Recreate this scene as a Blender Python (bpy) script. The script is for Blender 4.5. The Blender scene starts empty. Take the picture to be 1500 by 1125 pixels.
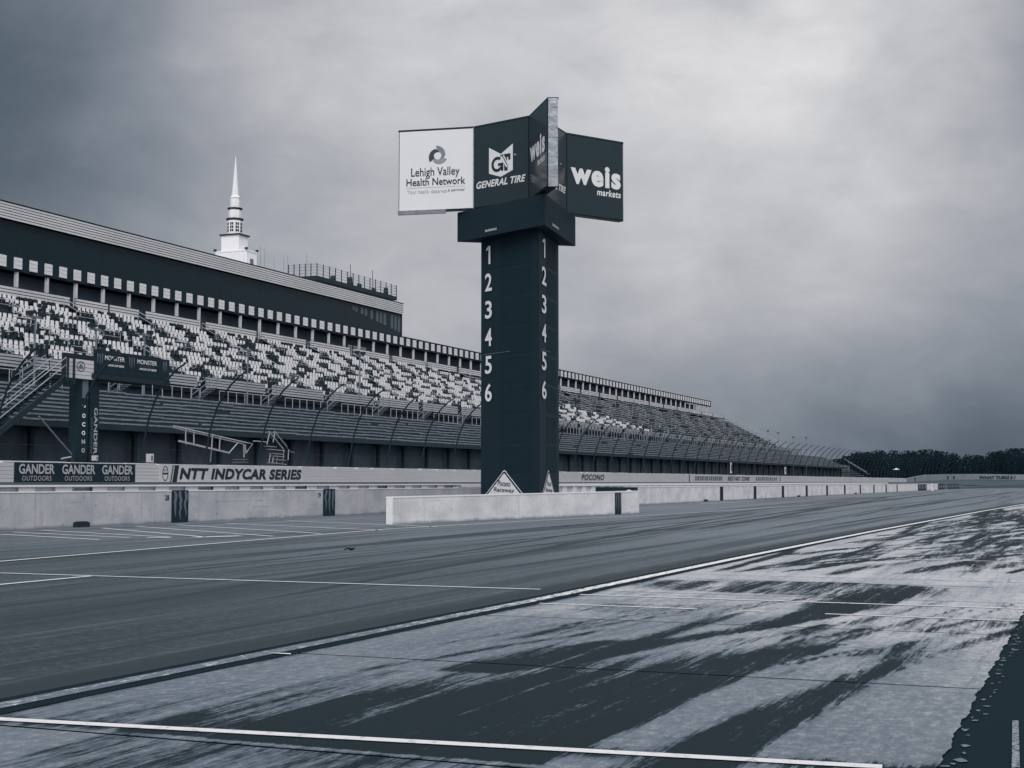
import bpy, math, random
import numpy as np

random.seed(7)
RNG = np.random.default_rng(11)
S = bpy.context.scene
COL = S.collection
R = math.radians

# ------------------------------------------------------------------ camera
EYE, FPX, W0, H0 = 1.2, 2083.0, 1500.0, 1125.0
YAW, PITCH = R(22.2689), math.atan(143.5 / 2083.0)
cam = bpy.data.cameras.new('camera')
cam.sensor_width = 36.0
cam.lens = 36.0 * FPX / W0
cam.clip_start, cam.clip_end = 0.1, 6000
co = bpy.data.objects.new('camera', cam)
COL.objects.link(co)
co.location = (0, 0, EYE)
co.rotation_euler = (math.pi / 2 + PITCH, 0, YAW - math.pi / 2)
S.camera = co

# ------------------------------------------------------------------ colour of the toned monochrome place
def tint(l):
    """neutral for light things, blue-green for dark ones: the split tone of the photograph"""
    t = min(1.25, max(0.0, 1 - math.log(max(l, 1e-4) / .03) / math.log(20)))
    return (l * (1 - .52 * t ** 1.15), l * (1 + .10 * t * t - .08 * t * max(0, 1 - t)), l * (1.03 + .50 * t), 1)

# ------------------------------------------------------------------ world: overcast sky
SUN_EL, SUN_AZ = 42.0, 208.0        # the bright part of the cover lies behind and to the left of the camera
w = bpy.data.worlds.new('World')
S.world = w
w.use_nodes = True
nt = w.node_tree
nt.nodes.clear()
def N(t, **k):
    n = nt.nodes.new(t)
    for a, b in k.items():
        setattr(n, a, b)
    return n
def L(a, b):
    nt.links.new(a, b)
def val(x, sock):
    if isinstance(x, (int, float)):
        sock.default_value = x
    else:
        L(x, sock)
def M(op, a, b=None, c=None, clamp=False):
    n = N('ShaderNodeMath', operation=op, use_clamp=clamp)
    val(a, n.inputs[0])
    if b is not None:
        val(b, n.inputs[1])
    if c is not None:
        val(c, n.inputs[2])
    return n.outputs[0]
tc = N('ShaderNodeTexCoord')
sep = N('ShaderNodeSeparateXYZ')
L(tc.outputs['Generated'], sep.inputs[0])
X_, Y_, Z_ = sep.outputs
wn = N('ShaderNodeTexNoise')
wn.inputs['Scale'].default_value = 3.2
wn.inputs['Detail'].default_value = 5
wn.inputs['Roughness'].default_value = .55
L(tc.outputs['Generated'], wn.inputs['Vector'])
ws = N('ShaderNodeSeparateXYZ')
L(wn.outputs['Color'], ws.inputs[0])
az = M('MULTIPLY_ADD', M('SUBTRACT', ws.outputs[0], .5), 20.0, M('MULTIPLY', M('ARCTAN2', Y_, X_), 57.2958))
el = M('MULTIPLY_ADD', M('SUBTRACT', ws.outputs[1], .5), 11.0, M('MULTIPLY', M('ARCSINE', Z_), 57.2958))
def lobe(a, e, sa, se):
    p = M('POWER', M('ABSOLUTE', M('DIVIDE', M('SUBTRACT', az, a), sa)), 2.0)
    q = M('POWER', M('ABSOLUTE', M('DIVIDE', M('SUBTRACT', el, e), se)), 2.0)
    return M('EXPONENT', M('MULTIPLY', M('ADD', p, q), -1.0))
CLOUDS = [  # azimuth, elevation, spreads (degrees), strength (log2 of the brightness)
    (14.5, 14.5, 8.5, 4.5, .62),     # thin bright gap
    (19.0, 7.5, 7.0, 2.6, .25),
    (47.0, 13.5, 11.0, 6.0, -2.3),   # heavy bank on the left
    (42.0, 21.0, 9.0, 4.0, -.9),
    (38.0, 6.5, 8.0, 3.0, -.45),
    (3.0, .5, 13.0, 4.0, -1.9),     # dark band low on the right
    (-2.0, 8.0, 7.5, 4.0, -.75),
    (-.5, 15.0, 4.0, 2.6, -.95),
    (22.0, 18.5, 8.0, 3.0, .25),
    (-60.0, 10.0, 35.0, 12.0, .2),
    (-150.0, 25.0, 50.0, 25.0, .7),   # thinner cover behind, where the light comes from
]
lg = None
for a, e, sa, se, k in CLOUDS:
    t = M('MULTIPLY', lobe(a, e, sa, se), k)
    lg = t if lg is None else M('ADD', lg, t)
fn = N('ShaderNodeTexNoise')
fn.inputs['Scale'].default_value = 13.0
fn.inputs['Detail'].default_value = 7
fn.inputs['Roughness'].default_value = .62
fn.inputs['Distortion'].default_value = .6
mp = N('ShaderNodeMapping')
mp.inputs['Scale'].default_value = (1, 1, 2.0)
L(mp.outputs[0], fn.inputs['Vector'])
L(tc.outputs['Generated'], mp.inputs['Vector'])
cn = N('ShaderNodeTexNoise')
cn.inputs['Scale'].default_value = 4.2
cn.inputs['Detail'].default_value = 8
cn.inputs['Roughness'].default_value = .55
cn.inputs['Distortion'].default_value = .15
L(mp.outputs[0], cn.inputs['Vector'])
lg = M('ADD', lg, M('MULTIPLY', M('SUBTRACT', cn.outputs[0], .5), 1.25))
lg = M('ADD', lg, M('MULTIPLY', M('SUBTRACT', fn.outputs[0], .5), .55))
zen = M('MULTIPLY_ADD', M('SMOOTH_MAX', M('SUBTRACT', Z_, .25), 0.0, .2), 2.2, 1.0)   # an overcast cover is brighter overhead
lum = M('MULTIPLY', M('MULTIPLY', M('POWER', 2.0, lg), .42), zen)
rl = N('ShaderNodeValToRGB')
er = rl.color_ramp.elements
er[0].position, er[0].color = 0.0, (0, 0, 0, 1)
er[1].position, er[1].color = 1.0, tint(1.0)
for p in (.02, .04, .06, .09, .13, .18, .24, .32, .42, .55, .72):
    e_ = er.new(p)
    e_.color = tint(p)
L(M('MINIMUM', lum, 1.0), rl.inputs[0])
sky = N('ShaderNodeTexSky')
sky.sky_type = 'NISHITA'
sky.sun_disc = False
sky.sun_elevation = R(SUN_EL)
sky.sun_rotation = R(90 - SUN_AZ)
bgs = N('ShaderNodeBackground')
bgs.inputs[1].default_value = .05
hs = N('ShaderNodeHueSaturation')
hs.inputs['Saturation'].default_value = .25
L(sky.outputs[0], hs.inputs['Color'])
L(hs.outputs[0], bgs.inputs[0])
bgc = N('ShaderNodeBackground')
bgc.inputs[1].default_value = 1.0
L(rl.outputs[0], bgc.inputs[0])
ms = N('ShaderNodeMixShader')
ms.inputs[0].default_value = .93          # how much of the blue sky the cover hides
L(bgs.outputs[0], ms.inputs[1])
L(bgc.outputs[0], ms.inputs[2])
wo = N('ShaderNodeOutputWorld')
L(ms.outputs[0], wo.inputs[0])

sl = bpy.data.lights.new('sun', 'SUN')
sl.energy = 1.5
sl.angle = R(25)
sl.color = (1, .985, .96)
so = bpy.data.objects.new('sun', sl)
COL.objects.link(so)
so.rotation_euler = (R(90 - SUN_EL), 0, R(SUN_AZ + 90))
so.location = (-20, 0, 60)

S.view_settings.view_transform = 'Standard'
S.view_settings.look = 'None'
S.view_settings.gamma = 1.0
S.view_settings.use_curve_mapping = False
S.view_settings.exposure = 0.0
S.render.engine = 'CYCLES'
S.cycles.max_bounces = 5

# ------------------------------------------------------------------ measuring: a point of the photograph on a known plane
_fw = np.array([math.cos(YAW) * math.cos(PITCH), math.sin(YAW) * math.cos(PITCH), math.sin(PITCH)])
_rt = np.array([math.sin(YAW), -math.cos(YAW), 0.0])
_up = np.cross(_rt, _fw)
def ray(u, v):
    return _fw + _rt * (u - W0 / 2) / FPX + _up * (H0 / 2 - v) / FPX
def at_z(u, v, z=0.0):
    r = ray(u, v)
    return r * ((z - EYE) / r[2]) + np.array([0, 0, EYE])
def at_y(u, v, y):
    r = ray(u, v)
    return r * (y / r[1]) + np.array([0, 0, EYE])

# ------------------------------------------------------------------ materials
def mat(name, l, rough=.8, var=.12, scale=3.0, stretch=(1, 1, 1), metal=0.0, spec=.3, bump=0.0, bscale=40.0, fine=0.0, coat=0.0):
    """one base colour with uneven grain"""
    m = bpy.data.materials.new(name)
    m.use_nodes = True
    n = m.node_tree.nodes
    k = m.node_tree.links
    b = n['Principled BSDF']
    b.inputs['Roughness'].default_value = rough
    b.inputs['Metallic'].default_value = metal
    b.inputs['Specular IOR Level'].default_value = spec
    b.inputs['Coat Weight'].default_value = coat
    g = n.new('ShaderNodeNewGeometry')
    mp = n.new('ShaderNodeMapping')
    mp.inputs['Scale'].default_value = stretch
    k.new(g.outputs['Position'], mp.inputs[0])
    t = n.new('ShaderNodeTexNoise')
    t.inputs['Scale'].default_value = scale
    t.inputs['Detail'].default_value = 6
    t.inputs['Roughness'].default_value = .65
    k.new(mp.outputs[0], t.inputs['Vector'])
    r = n.new('ShaderNodeValToRGB')
    e = r.color_ramp.elements
    e[0].position, e[0].color = .28, tint(l * (1 - var))
    e[1].position, e[1].color = .72, tint(l * (1 + var))
    k.new(t.outputs[0], r.inputs[0])
    k.new(r.outputs[0], b.inputs['Base Color'])
    if bump:
        t2 = n.new('ShaderNodeTexNoise')
        t2.inputs['Scale'].default_value = bscale
        t2.inputs['Detail'].default_value = 5
        k.new(g.outputs['Position'], t2.inputs['Vector'])
        bp = n.new('ShaderNodeBump')
        bp.inputs['Strength'].default_value = bump
        bp.inputs['Distance'].default_value = .02
        k.new(t2.outputs[0], bp.inputs['Height'])
        k.new(bp.outputs[0], b.inputs['Normal'])
    return m

class SH:
    """short helper for longer node materials"""
    def __init__(s, name):
        s.m = bpy.data.materials.new(name)
        s.m.use_nodes = True
        s.t = s.m.node_tree
        s.b = s.t.nodes['Principled BSDF']
        g = s.t.nodes.new('ShaderNodeNewGeometry')
        s.pos = g.outputs['Position']
    def link(s, a, b):
        s.t.links.new(a, b)
    def v(s, x, sock):
        if isinstance(x, (int, float)):
            sock.default_value = x
        elif isinstance(x, tuple):
            sock.default_value = x
        else:
            s.link(x, sock)
    def noise(s, scale, stretch=(1, 1, 1), detail=5, rough=.6, rot=(0, 0, 0), dist=0.0):
        mp = s.t.nodes.new('ShaderNodeMapping')
        mp.inputs['Scale'].default_value = stretch
        mp.inputs['Rotation'].default_value = rot
        s.link(s.pos, mp.inputs[0])
        n = s.t.nodes.new('ShaderNodeTexNoise')
        n.inputs['Scale'].default_value = scale
        n.inputs['Detail'].default_value = detail
        n.inputs['Roughness'].default_value = rough
        n.inputs['Distortion'].default_value = dist
        s.link(mp.outputs[0], n.inputs['Vector'])
        return n.outputs[0]
    def math(s, op, a, b=0.0, clamp=False):
        n = s.t.nodes.new('ShaderNodeMath')
        n.operation = op
        n.use_clamp = clamp
        s.v(a, n.inputs[0])
        s.v(b, n.inputs[1])
        return n.outputs[0]
    def step(s, x, lo, hi, a=0.0, b=1.0):
        n = s.t.nodes.new('ShaderNodeMapRange')
        n.interpolation_type = 'SMOOTHSTEP'
        s.v(x, n.inputs[0])
        for i, q in zip((1, 2, 3, 4), (lo, hi, a, b)):
            n.inputs[i].default_value = q
        return n.outputs[0]
    def mix(s, f, a, b):
        n = s.t.nodes.new('ShaderNodeMix')
        n.data_type = 'RGBA'
        s.v(f, n.inputs[0])
        s.v(a, n.inputs[6])
        s.v(b, n.inputs[7])
        return n.outputs[2]
    def attr(s, name):
        n = s.t.nodes.new('ShaderNodeAttribute')
        n.attribute_name = name
        return n.outputs['Fac']
    def bump(s, h, strength=.3, d=.02):
        n = s.t.nodes.new('ShaderNodeBump')
        n.inputs['Strength'].default_value = strength
        n.inputs['Distance'].default_value = d
        s.link(h, n.inputs['Height'])
        s.link(n.outputs[0], s.b.inputs['Normal'])
    def done(s, col, rough=.8, spec=.3):
        s.v(col, s.b.inputs['Base Color'])
        s.v(rough, s.b.inputs['Roughness'])
        s.b.inputs['Specular IOR Level'].default_value = spec
        return s.m

def asphalt_material():
    s = SH('worn_asphalt')
    grain = s.noise(13, (1, .8, 1), detail=8, rough=.95)
    patch = s.noise(.35, (.25, 1, 1), 5)
    base = s.mix(s.step(patch, .3, .72), tint(.019), tint(.036))
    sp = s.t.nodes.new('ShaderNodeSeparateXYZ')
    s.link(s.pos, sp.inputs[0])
    paled = s.step(s.math('ADD', sp.outputs[0], s.math('MULTIPLY', s.math('SUBTRACT', patch, .5), 16.0)), 6, 36)   # base gets paler with distance down the lane
    base = s.mix(s.math('MULTIPLY', paled, .8), base, tint(.20))
    base = s.mix(s.math('MULTIPLY', s.step(grain, .48, .66), .60), base, tint(.20))
    base = s.mix(s.math('MULTIPLY', s.step(grain, .52, .36), .7), base, tint(.015))
    mott = s.noise(1.0, (2.2, 3.2, 1), 7, .85)
    base = s.mix(s.math('MULTIPLY', s.step(mott, .52, .70), .30), base, tint(.14))
    base = s.mix(s.math('MULTIPLY', s.step(mott, .48, .32), .45), base, tint(.012))
    hair = s.noise(1.0, (.05, 14, 1), 4, .7, (0, 0, R(-2)))
    base = s.mix(s.math('MULTIPLY', s.step(hair, .54, .64), .60), base, tint(.016))
    base = s.mix(s.math('MULTIPLY', s.step(hair, .46, .34), .45), base, tint(.19))
    st = s.noise(1.0, (.020, .9, 1), 4, .6, (0, 0, R(-1.2)), .3)
    st2 = s.noise(1.0, (.035, 3.2, 1), 3, .55, (0, 0, R(1.6)), .2)
    f = s.math('MAXIMUM', s.math('MULTIPLY', s.step(st, .50, .64), .75), s.math('MULTIPLY', s.step(st2, .56, .66), .85))
    rub = s.attr('rubber')
    f = s.math('MAXIMUM', f, s.step(s.math('ADD', rub, s.math('MULTIPLY', s.math('SUBTRACT', s.noise(1.0, (1.5, 14, 1), 5, .7), .5), .5)), .22, .50), True)
    col = s.mix(f, base, tint(.020))
    s.bump(grain, .6, .008)
    return s.done(col, .66, .26)

def concrete_material():
    s = SH('stained_concrete')
    grain = s.noise(55, detail=4, rough=.8)
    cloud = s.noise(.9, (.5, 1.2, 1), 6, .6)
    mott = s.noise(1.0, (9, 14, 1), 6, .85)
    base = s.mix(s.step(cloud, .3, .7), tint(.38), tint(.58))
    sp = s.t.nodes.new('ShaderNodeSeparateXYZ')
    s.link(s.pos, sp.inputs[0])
    near_dark = s.step(s.math('ADD', s.math('SUBTRACT', sp.outputs[0], s.math('MULTIPLY', sp.outputs[1], .9)), s.math('MULTIPLY', s.math('SUBTRACT', cloud, .5), 7.0)), 13, 6.0)
    base = s.mix(s.math('MULTIPLY', near_dark, .85), base, tint(.135))  # base darkens towards the nearest slabs
    base = s.mix(s.math('MULTIPLY', s.step(mott, .45, .62), .40), base, tint(.10))
    base = s.mix(s.math('MULTIPLY', s.step(mott, .50, .36), .35), base, tint(.55))       # pale mottling over the base
    base = s.mix(s.math('MULTIPLY', s.step(grain, .52, .35), .45), base, tint(.15))
    brush = s.noise(1.0, (6.0, .9, 1), 5, .7)
    base = s.mix(s.math('MULTIPLY', s.step(brush, .50, .70), .42), base, tint(.13))
    rub = s.attr('rubber')
    lines = s.noise(1.0, (.55, 9.0, 1), 6, .72, (0, 0, R(11)))
    fine = s.noise(1.0, (1.4, 46.0, 1), 4, .7, (0, 0, R(12)))
    speck = s.noise(1.0, (9, 26, 1), 4, .75)
    fan = s.noise(1.0, (.9, 3.4, 1), 6, .7, (0, 0, R(16)), .6)
    amp = s.math('ADD', .45, s.math('MULTIPLY', rub, .9), True)         # only where rubber lies does it break up
    x = s.math('MULTIPLY', s.math('SUBTRACT', lines, .5), 1.9)
    x = s.math('ADD', x, s.math('MULTIPLY', s.math('SUBTRACT', fan, .5), 1.1))
    x = s.math('ADD', x, s.math('MULTIPLY', s.math('SUBTRACT', speck, .5), 1.5))
    x = s.math('ADD', x, s.math('MULTIPLY', s.math('SUBTRACT', fine, .5), 1.5))
    long_ = s.noise(1.0, (.17, 4.2, 1), 5, .62, (0, 0, R(11.5)), .15)          # whole-stall streaks left by each stop
    x = s.math('ADD', x, s.math('MULTIPLY', s.math('SUBTRACT', long_, .5), 2.3))
    x = s.math('ADD', rub, s.math('MULTIPLY', x, amp))
    base = s.mix(s.math('MULTIPLY', s.step(x, -.08, .50), .75), base, tint(.10))     # thin smear round the thick rubber
    f = s.math('MULTIPLY', s.step(x, .24, .68), .985)
    col = s.mix(f, base, tint(.0135))
    s.bump(grain, .35, .006)
    return s.done(col, .8, .12)

def wall_concrete(name, l):
    s = SH(name)
    cloud = s.noise(.8, (1, 1, 1.6), 6, .6)
    drip = s.noise(1.0, (5, 5, .5), 5, .65)
    pits = s.noise(16, (1, 1, 1), 3, .5)
    base = s.mix(s.step(cloud, .3, .7), tint(l * .82), tint(l * 1.12))
    base = s.mix(s.math('MULTIPLY', s.step(drip, .52, .75), .40), base, tint(l * .55))
    base = s.mix(s.math('MULTIPLY', s.step(pits, .66, .71), .85), base, tint(l * .25))
    sp = s.t.nodes.new('ShaderNodeSeparateXYZ')
    s.link(s.pos, sp.inputs[0])
    low = s.math('ADD', sp.outputs[2], s.math('MULTIPLY', s.math('SUBTRACT', s.noise(1.3, (1, 1, .2), 6, .75), .5), .20))
    base = s.mix(s.math('MULTIPLY', s.step(low, .10, -.03), .75), base, tint(l * .18))     # darker along the foot, with a ragged upper edge
    scuff = s.noise(1.0, (.35, .35, 9), 5, .75)
    base = s.mix(s.math('MULTIPLY', s.step(scuff, .60, .72), .55), base, tint(l * .40))
    chip = s.noise(5.5, (1, 1, 1.6), 5, .8)
    base = s.mix(s.math('MULTIPLY', s.step(chip, .685, .72), .8), base, tint(l * .30))
    s.bump(pits, .25, .01)
    return s.done(base, .85, .2)

MAT = {
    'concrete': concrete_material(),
    'asphalt': asphalt_material(),
    'wall': wall_concrete('pit_wall_concrete', .50),
    'wall2': wall_concrete('island_wall_concrete', .72),
    'white': mat('white_paint', .84, .55, .06, 6),
    'offwhite': mat('grimy_white_paint', .68, .6, .14, 2.5),
    'dull': mat('dull_white_sheet', .60, .6, .10, 1.0),
    'line': None,
    'black': mat('black_vinyl', .027, .6, .10, 2.0, spec=.12),
    'board': mat('black_gloss_board', .029, .18, .08, 1.2, spec=.4),
    'ink': mat('dark_ink', .024, .6, .05, 4),
    'greyink': mat('grey_ink', .16, .6, .08, 4),
    'paleink': mat('pale_ink', .48, .6, .06, 4),
    'dark': mat('dark_painted_steel', .024, .6, .15, 3),
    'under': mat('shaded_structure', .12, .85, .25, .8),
    'steel': mat('galvanised_steel', .42, .45, .15, 3, metal=.0, spec=.5),
    'midsteel': mat('weathered_steel', .20, .5, .2, 3, spec=.4),
    'alu': mat('creased_aluminium', .34, .34, .25, 2.2, (1, 1, 2.2), metal=.75, spec=.5, bump=.9, bscale=4.0),
    'face': mat('white_backlit_vinyl', .86, .5, .02, 1.0),
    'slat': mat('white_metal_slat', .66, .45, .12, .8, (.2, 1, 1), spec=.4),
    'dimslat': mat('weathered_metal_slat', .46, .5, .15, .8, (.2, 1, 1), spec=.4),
    'roofslat': mat('pale_roof_slat', .68, .45, .10, .3, (.3, 1, 1), spec=.4),
    'seat_white': mat('white_plastic_seat', .80, .45, .10, 5),
    'seat_dark': mat('dark_plastic_seat', .026, .5, .2, 5),
    'plank': mat('weathered_bench_plank', .23, .55, .35, 1.2, spec=.4),
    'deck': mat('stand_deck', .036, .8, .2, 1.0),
    'glass': mat('dark_tinted_glass', .022, .25, .05, 1.0, spec=.12),
    'pane_glare': mat('grey_pane_glare', .13, .6, .15, 2.0),  # light reflected in window panes, put into a plain grey
    'grass': mat('dark_grass', .030, .95, .35, .5),
    'track': mat('race_track_asphalt', .045, .7, .2, .4, (.1, 1, 1)),
    'leaf': mat('dark_foliage', .036, .9, .30, .12, spec=.0),
    'safer': mat('painted_barrier', .56, .5, .10, .5, (.2, 1, 1), spec=.4),
    'farwall': mat('weathered_far_wall', .24, .8, .2, .2),
    'sealed': mat('black_sealer', .015, .9, .2, 6, spec=.06),
}
def line_material():
    s = SH('worn_white_line')
    wear = s.noise(11, (1, 1, 1), 7, .85)
    col = s.mix(s.step(wear, .52, .68), tint(.68), tint(.20))
    return s.done(col, .7, .25)
MAT['line'] = line_material()
def kerb_material():
    s = SH('worn_kerb_paint')
    wear = s.noise(7, (.8, 3, 1), 6, .8)
    sp = s.t.nodes.new('ShaderNodeSeparateXYZ')
    s.link(s.pos, sp.inputs[0])
    near = s.step(sp.outputs[0], 18, 9, 0.0, .17)          # the paint is worn off more where cars pull in
    col = s.mix(s.step(s.math('ADD', wear, near), .50, .64), tint(.76), tint(.14))
    return s.done(col, .7, .25)
MAT['kerb'] = kerb_material()
def slab_dark_material():
    s = SH('dark_sealed_asphalt')
    g = s.noise(70, detail=3, rough=.8)
    col = s.mix(s.math('MULTIPLY', s.step(g, .62, .75), .25), tint(.0145), tint(.05))
    return s.done(col, .9, .06)
MAT['darkroad'] = slab_dark_material()
def chip_material():
    s = SH('flaked_paint_speckle')
    g = s.noise(38, detail=4, rough=.9)
    col = s.mix(s.step(g, .44, .52), tint(.018), tint(.30))
    return s.done(col, .8, .2)
MAT['chip'] = chip_material()

# ------------------------------------------------------------------ mesh building
ORIGIN = {}          # where each parent's own zero lies in the world
class MB:
    def __init__(s):
        s.v, s.f = [], []
    def quad(s, a, b, c, d):
        n = len(s.v)
        s.v += [tuple(a), tuple(b), tuple(c), tuple(d)]
        s.f.append((n, n + 1, n + 2, n + 3))
        return s
    def poly(s, pts):
        n = len(s.v)
        s.v += [tuple(p) for p in pts]
        s.f.append(tuple(range(n, n + len(pts))))
        return s
    def box(s, x0, x1, y0, y1, z0, z1):
        n = len(s.v)
        s.v += [(x0, y0, z0), (x1, y0, z0), (x1, y1, z0), (x0, y1, z0), (x0, y0, z1), (x1, y0, z1), (x1, y1, z1), (x0, y1, z1)]
        s.f += [(n, n + 3, n + 2, n + 1), (n + 4, n + 5, n + 6, n + 7), (n, n + 1, n + 5, n + 4), (n + 1, n + 2, n + 6, n + 5), (n + 2, n + 3, n + 7, n + 6), (n + 3, n, n + 4, n + 7)]
        return s
    def prism(s, pts, z0, z1):
        """plan outline, counter-clockwise from above"""
        n, k = len(s.v), len(pts)
        s.v += [(p[0], p[1], z0) for p in pts] + [(p[0], p[1], z1) for p in pts]
        s.f += [tuple(range(n + k - 1, n - 1, -1)), tuple(range(n + k, n + 2 * k))]
        for i in range(k):
            j = (i + 1) % k
            s.f.append((n + i, n + j, n + k + j, n + k + i))
        return s
    def frustum(s, c, r0, r1, z0, z1, k=8, ph=0.0):
        n = len(s.v)
        for r, z in ((r0, z0), (r1, z1)):
            for i in range(k):
                a = ph + 2 * math.pi * i / k
                s.v.append((c[0] + r * math.cos(a), c[1] + r * math.sin(a), z))
        s.f += [tuple(range(n + k - 1, n - 1, -1)), tuple(range(n + k, n + 2 * k))]
        for i in range(k):
            j = (i + 1) % k
            s.f.append((n + i, n + j, n + k + j, n + k + i))
        return s
    def tube(s, pts, r, k=5, r1=None):
        pts = [np.array(p, float) for p in pts]
        n0 = len(s.v)
        m = len(pts)
        for i, p in enumerate(pts):
            d = pts[min(i + 1, m - 1)] - pts[max(i - 1, 0)]
            d = d / (np.linalg.norm(d) + 1e-9)
            h = np.array([0, 0, 1.0]) if abs(d[2]) < .9 else np.array([1.0, 0, 0])
            a = np.cross(d, h)
            a /= np.linalg.norm(a)
            b = np.cross(d, a)
            rr = r if r1 is None else r + (r1 - r) * i / (m - 1)
            for q in range(k):
                t = 2 * math.pi * q / k
                s.v.append(tuple(p + rr * (a * math.cos(t) + b * math.sin(t))))
        for i in range(m - 1):
            for q in range(k):
                q2 = (q + 1) % k
                s.f.append((n0 + i * k + q, n0 + (i + 1) * k + q, n0 + (i + 1) * k + q2, n0 + i * k + q2))
        s.f.append(tuple(n0 + q for q in range(k)))
        s.f.append(tuple(n0 + (m - 1) * k + q for q in reversed(range(k))))
        return s
    def bar(s, a, b, wd, ht):
        """box beam from a to b, upright section"""
        a, b = np.array(a, float), np.array(b, float)
        d = b - a
        d /= np.linalg.norm(d)
        h = np.array([0, 0, 1.0]) if abs(d[2]) < .95 else np.array([0, 1.0, 0])
        x = np.cross(d, h)
        x /= np.linalg.norm(x)
        y = np.cross(x, d)
        n = len(s.v)
        for p in (a, b):
            for i, j in ((-1, -1), (1, -1), (1, 1), (-1, 1)):
                s.v.append(tuple(p + x * i * wd / 2 + y * j * ht / 2))
        s.f += [(n, n + 1, n + 2, n + 3), (n + 7, n + 6, n + 5, n + 4)]
        for i in range(4):
            j = (i + 1) % 4
            s.f.append((n + i, n + 4 + i, n + 4 + j, n + j))
        return s
    def mesh(s, name, m, o=(0, 0, 0)):
        me = bpy.data.meshes.new(name)
        o = np.array(o)
        me.from_pydata([(p[0] - o[0], p[1] - o[1], p[2] - o[2]) for p in s.v], [], s.f)
        if m is not None:
            me.materials.append(MAT[m] if isinstance(m, str) else m)
        return me
    def build(s, name, m, parent=None, at=None, **tags):
        o = np.array(at if at is not None else (ORIGIN[parent.name] if parent else (0, 0, 0)), float)
        return link(name, s.mesh(name, m, o), parent, o, **tags)

def link(name, me, parent, o, **tags):
    ob = bpy.data.objects.new(name, me)
    COL.objects.link(ob)
    if parent is not None:
        ob.parent = parent
        ob.location = np.array(o) - ORIGIN[parent.name]
    else:
        ob.location = o
    ORIGIN[ob.name] = np.array(o, float)
    for k_, v_ in tags.items():
        ob[k_] = v_
    return ob

def thing(name, label, category, at, group=None):
    ob = bpy.data.objects.new(name, None)
    ob.empty_display_size = .2
    COL.objects.link(ob)
    ob.location = at
    ORIGIN[ob.name] = np.array(at, float)
    ob['label'], ob['category'] = label, category
    if group:
        ob['group'] = group
    return ob

def structure(name, mb, m):
    return mb.build(name, m, None, None, kind='structure')

# ------------------------------------------------------------------ lettering: flat print fitted to a box on a face
def glyphs(body, bold=0.0, shear=0.0, spacing=1.0):
    cu = bpy.data.curves.new('lettering', 'FONT')
    cu.body = body
    cu.offset = bold
    cu.shear = shear
    cu.space_character = spacing
    cu.resolution_u = 4
    ob = bpy.data.objects.new('lettering', cu)
    COL.objects.link(ob)
    dg = bpy.context.evaluated_depsgraph_get()
    me = bpy.data.meshes.new_from_object(ob.evaluated_get(dg))
    bpy.data.objects.remove(ob)
    bpy.data.curves.remove(cu)
    v = np.array([tuple(p.co)[:2] for p in me.vertices]) if len(me.vertices) else np.zeros((1, 2))
    f = [tuple(p.vertices) for p in me.polygons]
    bpy.data.meshes.remove(me)
    return v, f

class Face:
    """a flat face in the place: point p, direction x to the reader's right, direction y up, lifted slightly off"""
    def __init__(s, p, x, y=(0, 0, 1), lift=.01):
        s.p = np.array(p, float)
        s.x = np.array(x, float) / np.linalg.norm(x)
        s.y = np.array(y, float) / np.linalg.norm(y)
        s.n = np.cross(s.x, s.y)
        s.lift = lift
    def at(s, a, b, k=1.0):
        return s.p + s.x * a + s.y * b + s.n * s.lift * k
    def text(s, body, a0, a1, b0, b1, m, parent, name='lettering', bold=0.0, shear=0.0, spacing=1.0, k=2.0, warp=None):
        v, f = glyphs(body, bold, shear, spacing)
        lo, hi = v.min(0), v.max(0)
        q = (v - lo) / np.maximum(hi - lo, 1e-6)
        mb = MB()
        for t in q:
            aa, bb = a0 + (a1 - a0) * t[0], b0 + (b1 - b0) * t[1]
            if warp:
                bb += warp(t[0])
            mb.v.append(tuple(s.at(aa, bb, k)))
        mb.f = f
        return mb.build(name, m, parent)
    def shape(s, pts, m, parent, name, k=1.0):
        return MB().poly([s.at(a, b, k) for a, b in pts]).build(name, m, parent)
    def shapes(s, polys, m, parent, name, k=1.0):
        mb = MB()
        for pts in polys:
            mb.poly([s.at(a, b, k) for a, b in pts])
        return mb.build(name, m, parent)

def ring(ca, cb, ra, rb, t, a0=0, a1=360, n=24):
    """quads of an elliptical ring"""
    out = []
    for i in range(n):
        p, q = R(a0 + (a1 - a0) * i / n), R(a0 + (a1 - a0) * (i + 1) / n)
        out.append([(ca + ra * math.cos(p), cb + rb * math.sin(p)), (ca + ra * math.cos(q), cb + rb * math.sin(q)),
                    (ca + (ra - t) * math.cos(q), cb + (rb - t) * math.sin(q)), (ca + (ra - t) * math.cos(p), cb + (rb - t) * math.sin(p))])
    return out

def claw(face, a0, a1, b0, b1, m, parent, seed, name='claw_mark', k=2.0, w=.15):
    """three ragged scratches side by side"""
    rr = random.Random(seed)
    polys = []
    for i in range(3):
        c = a0 + (a1 - a0) * (i + .5) / 3
        n = 7
        L_, R_ = [], []
        for j in range(n + 1):
            t = j / n
            wd = (a1 - a0) * w * (1 - t) ** .6 * (1.0 if 0 < j else .6) * .5 + .002
            off = (a1 - a0) * .05 * rr.uniform(-1, 1)
            top = b1 - (b1 - b0) * (t * (.97 if i == 1 else .86))
            L_.append((c + off - wd, top))
            R_.append((c + off + wd, top))
        for j in range(n):
            polys.append([L_[j + 1], R_[j + 1], R_[j], L_[j]])
    return face.shapes(polys, m, parent, name, k)

# ================================================================== THE SETTING
# ground: one big sheet of dark grass
g = MB()
g.quad((-400, -1500, -.03), (3000, -1500, -.03), (3000, 1500, -.03), (-400, 1500, -.03))
structure('ground', g, 'grass')

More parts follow.
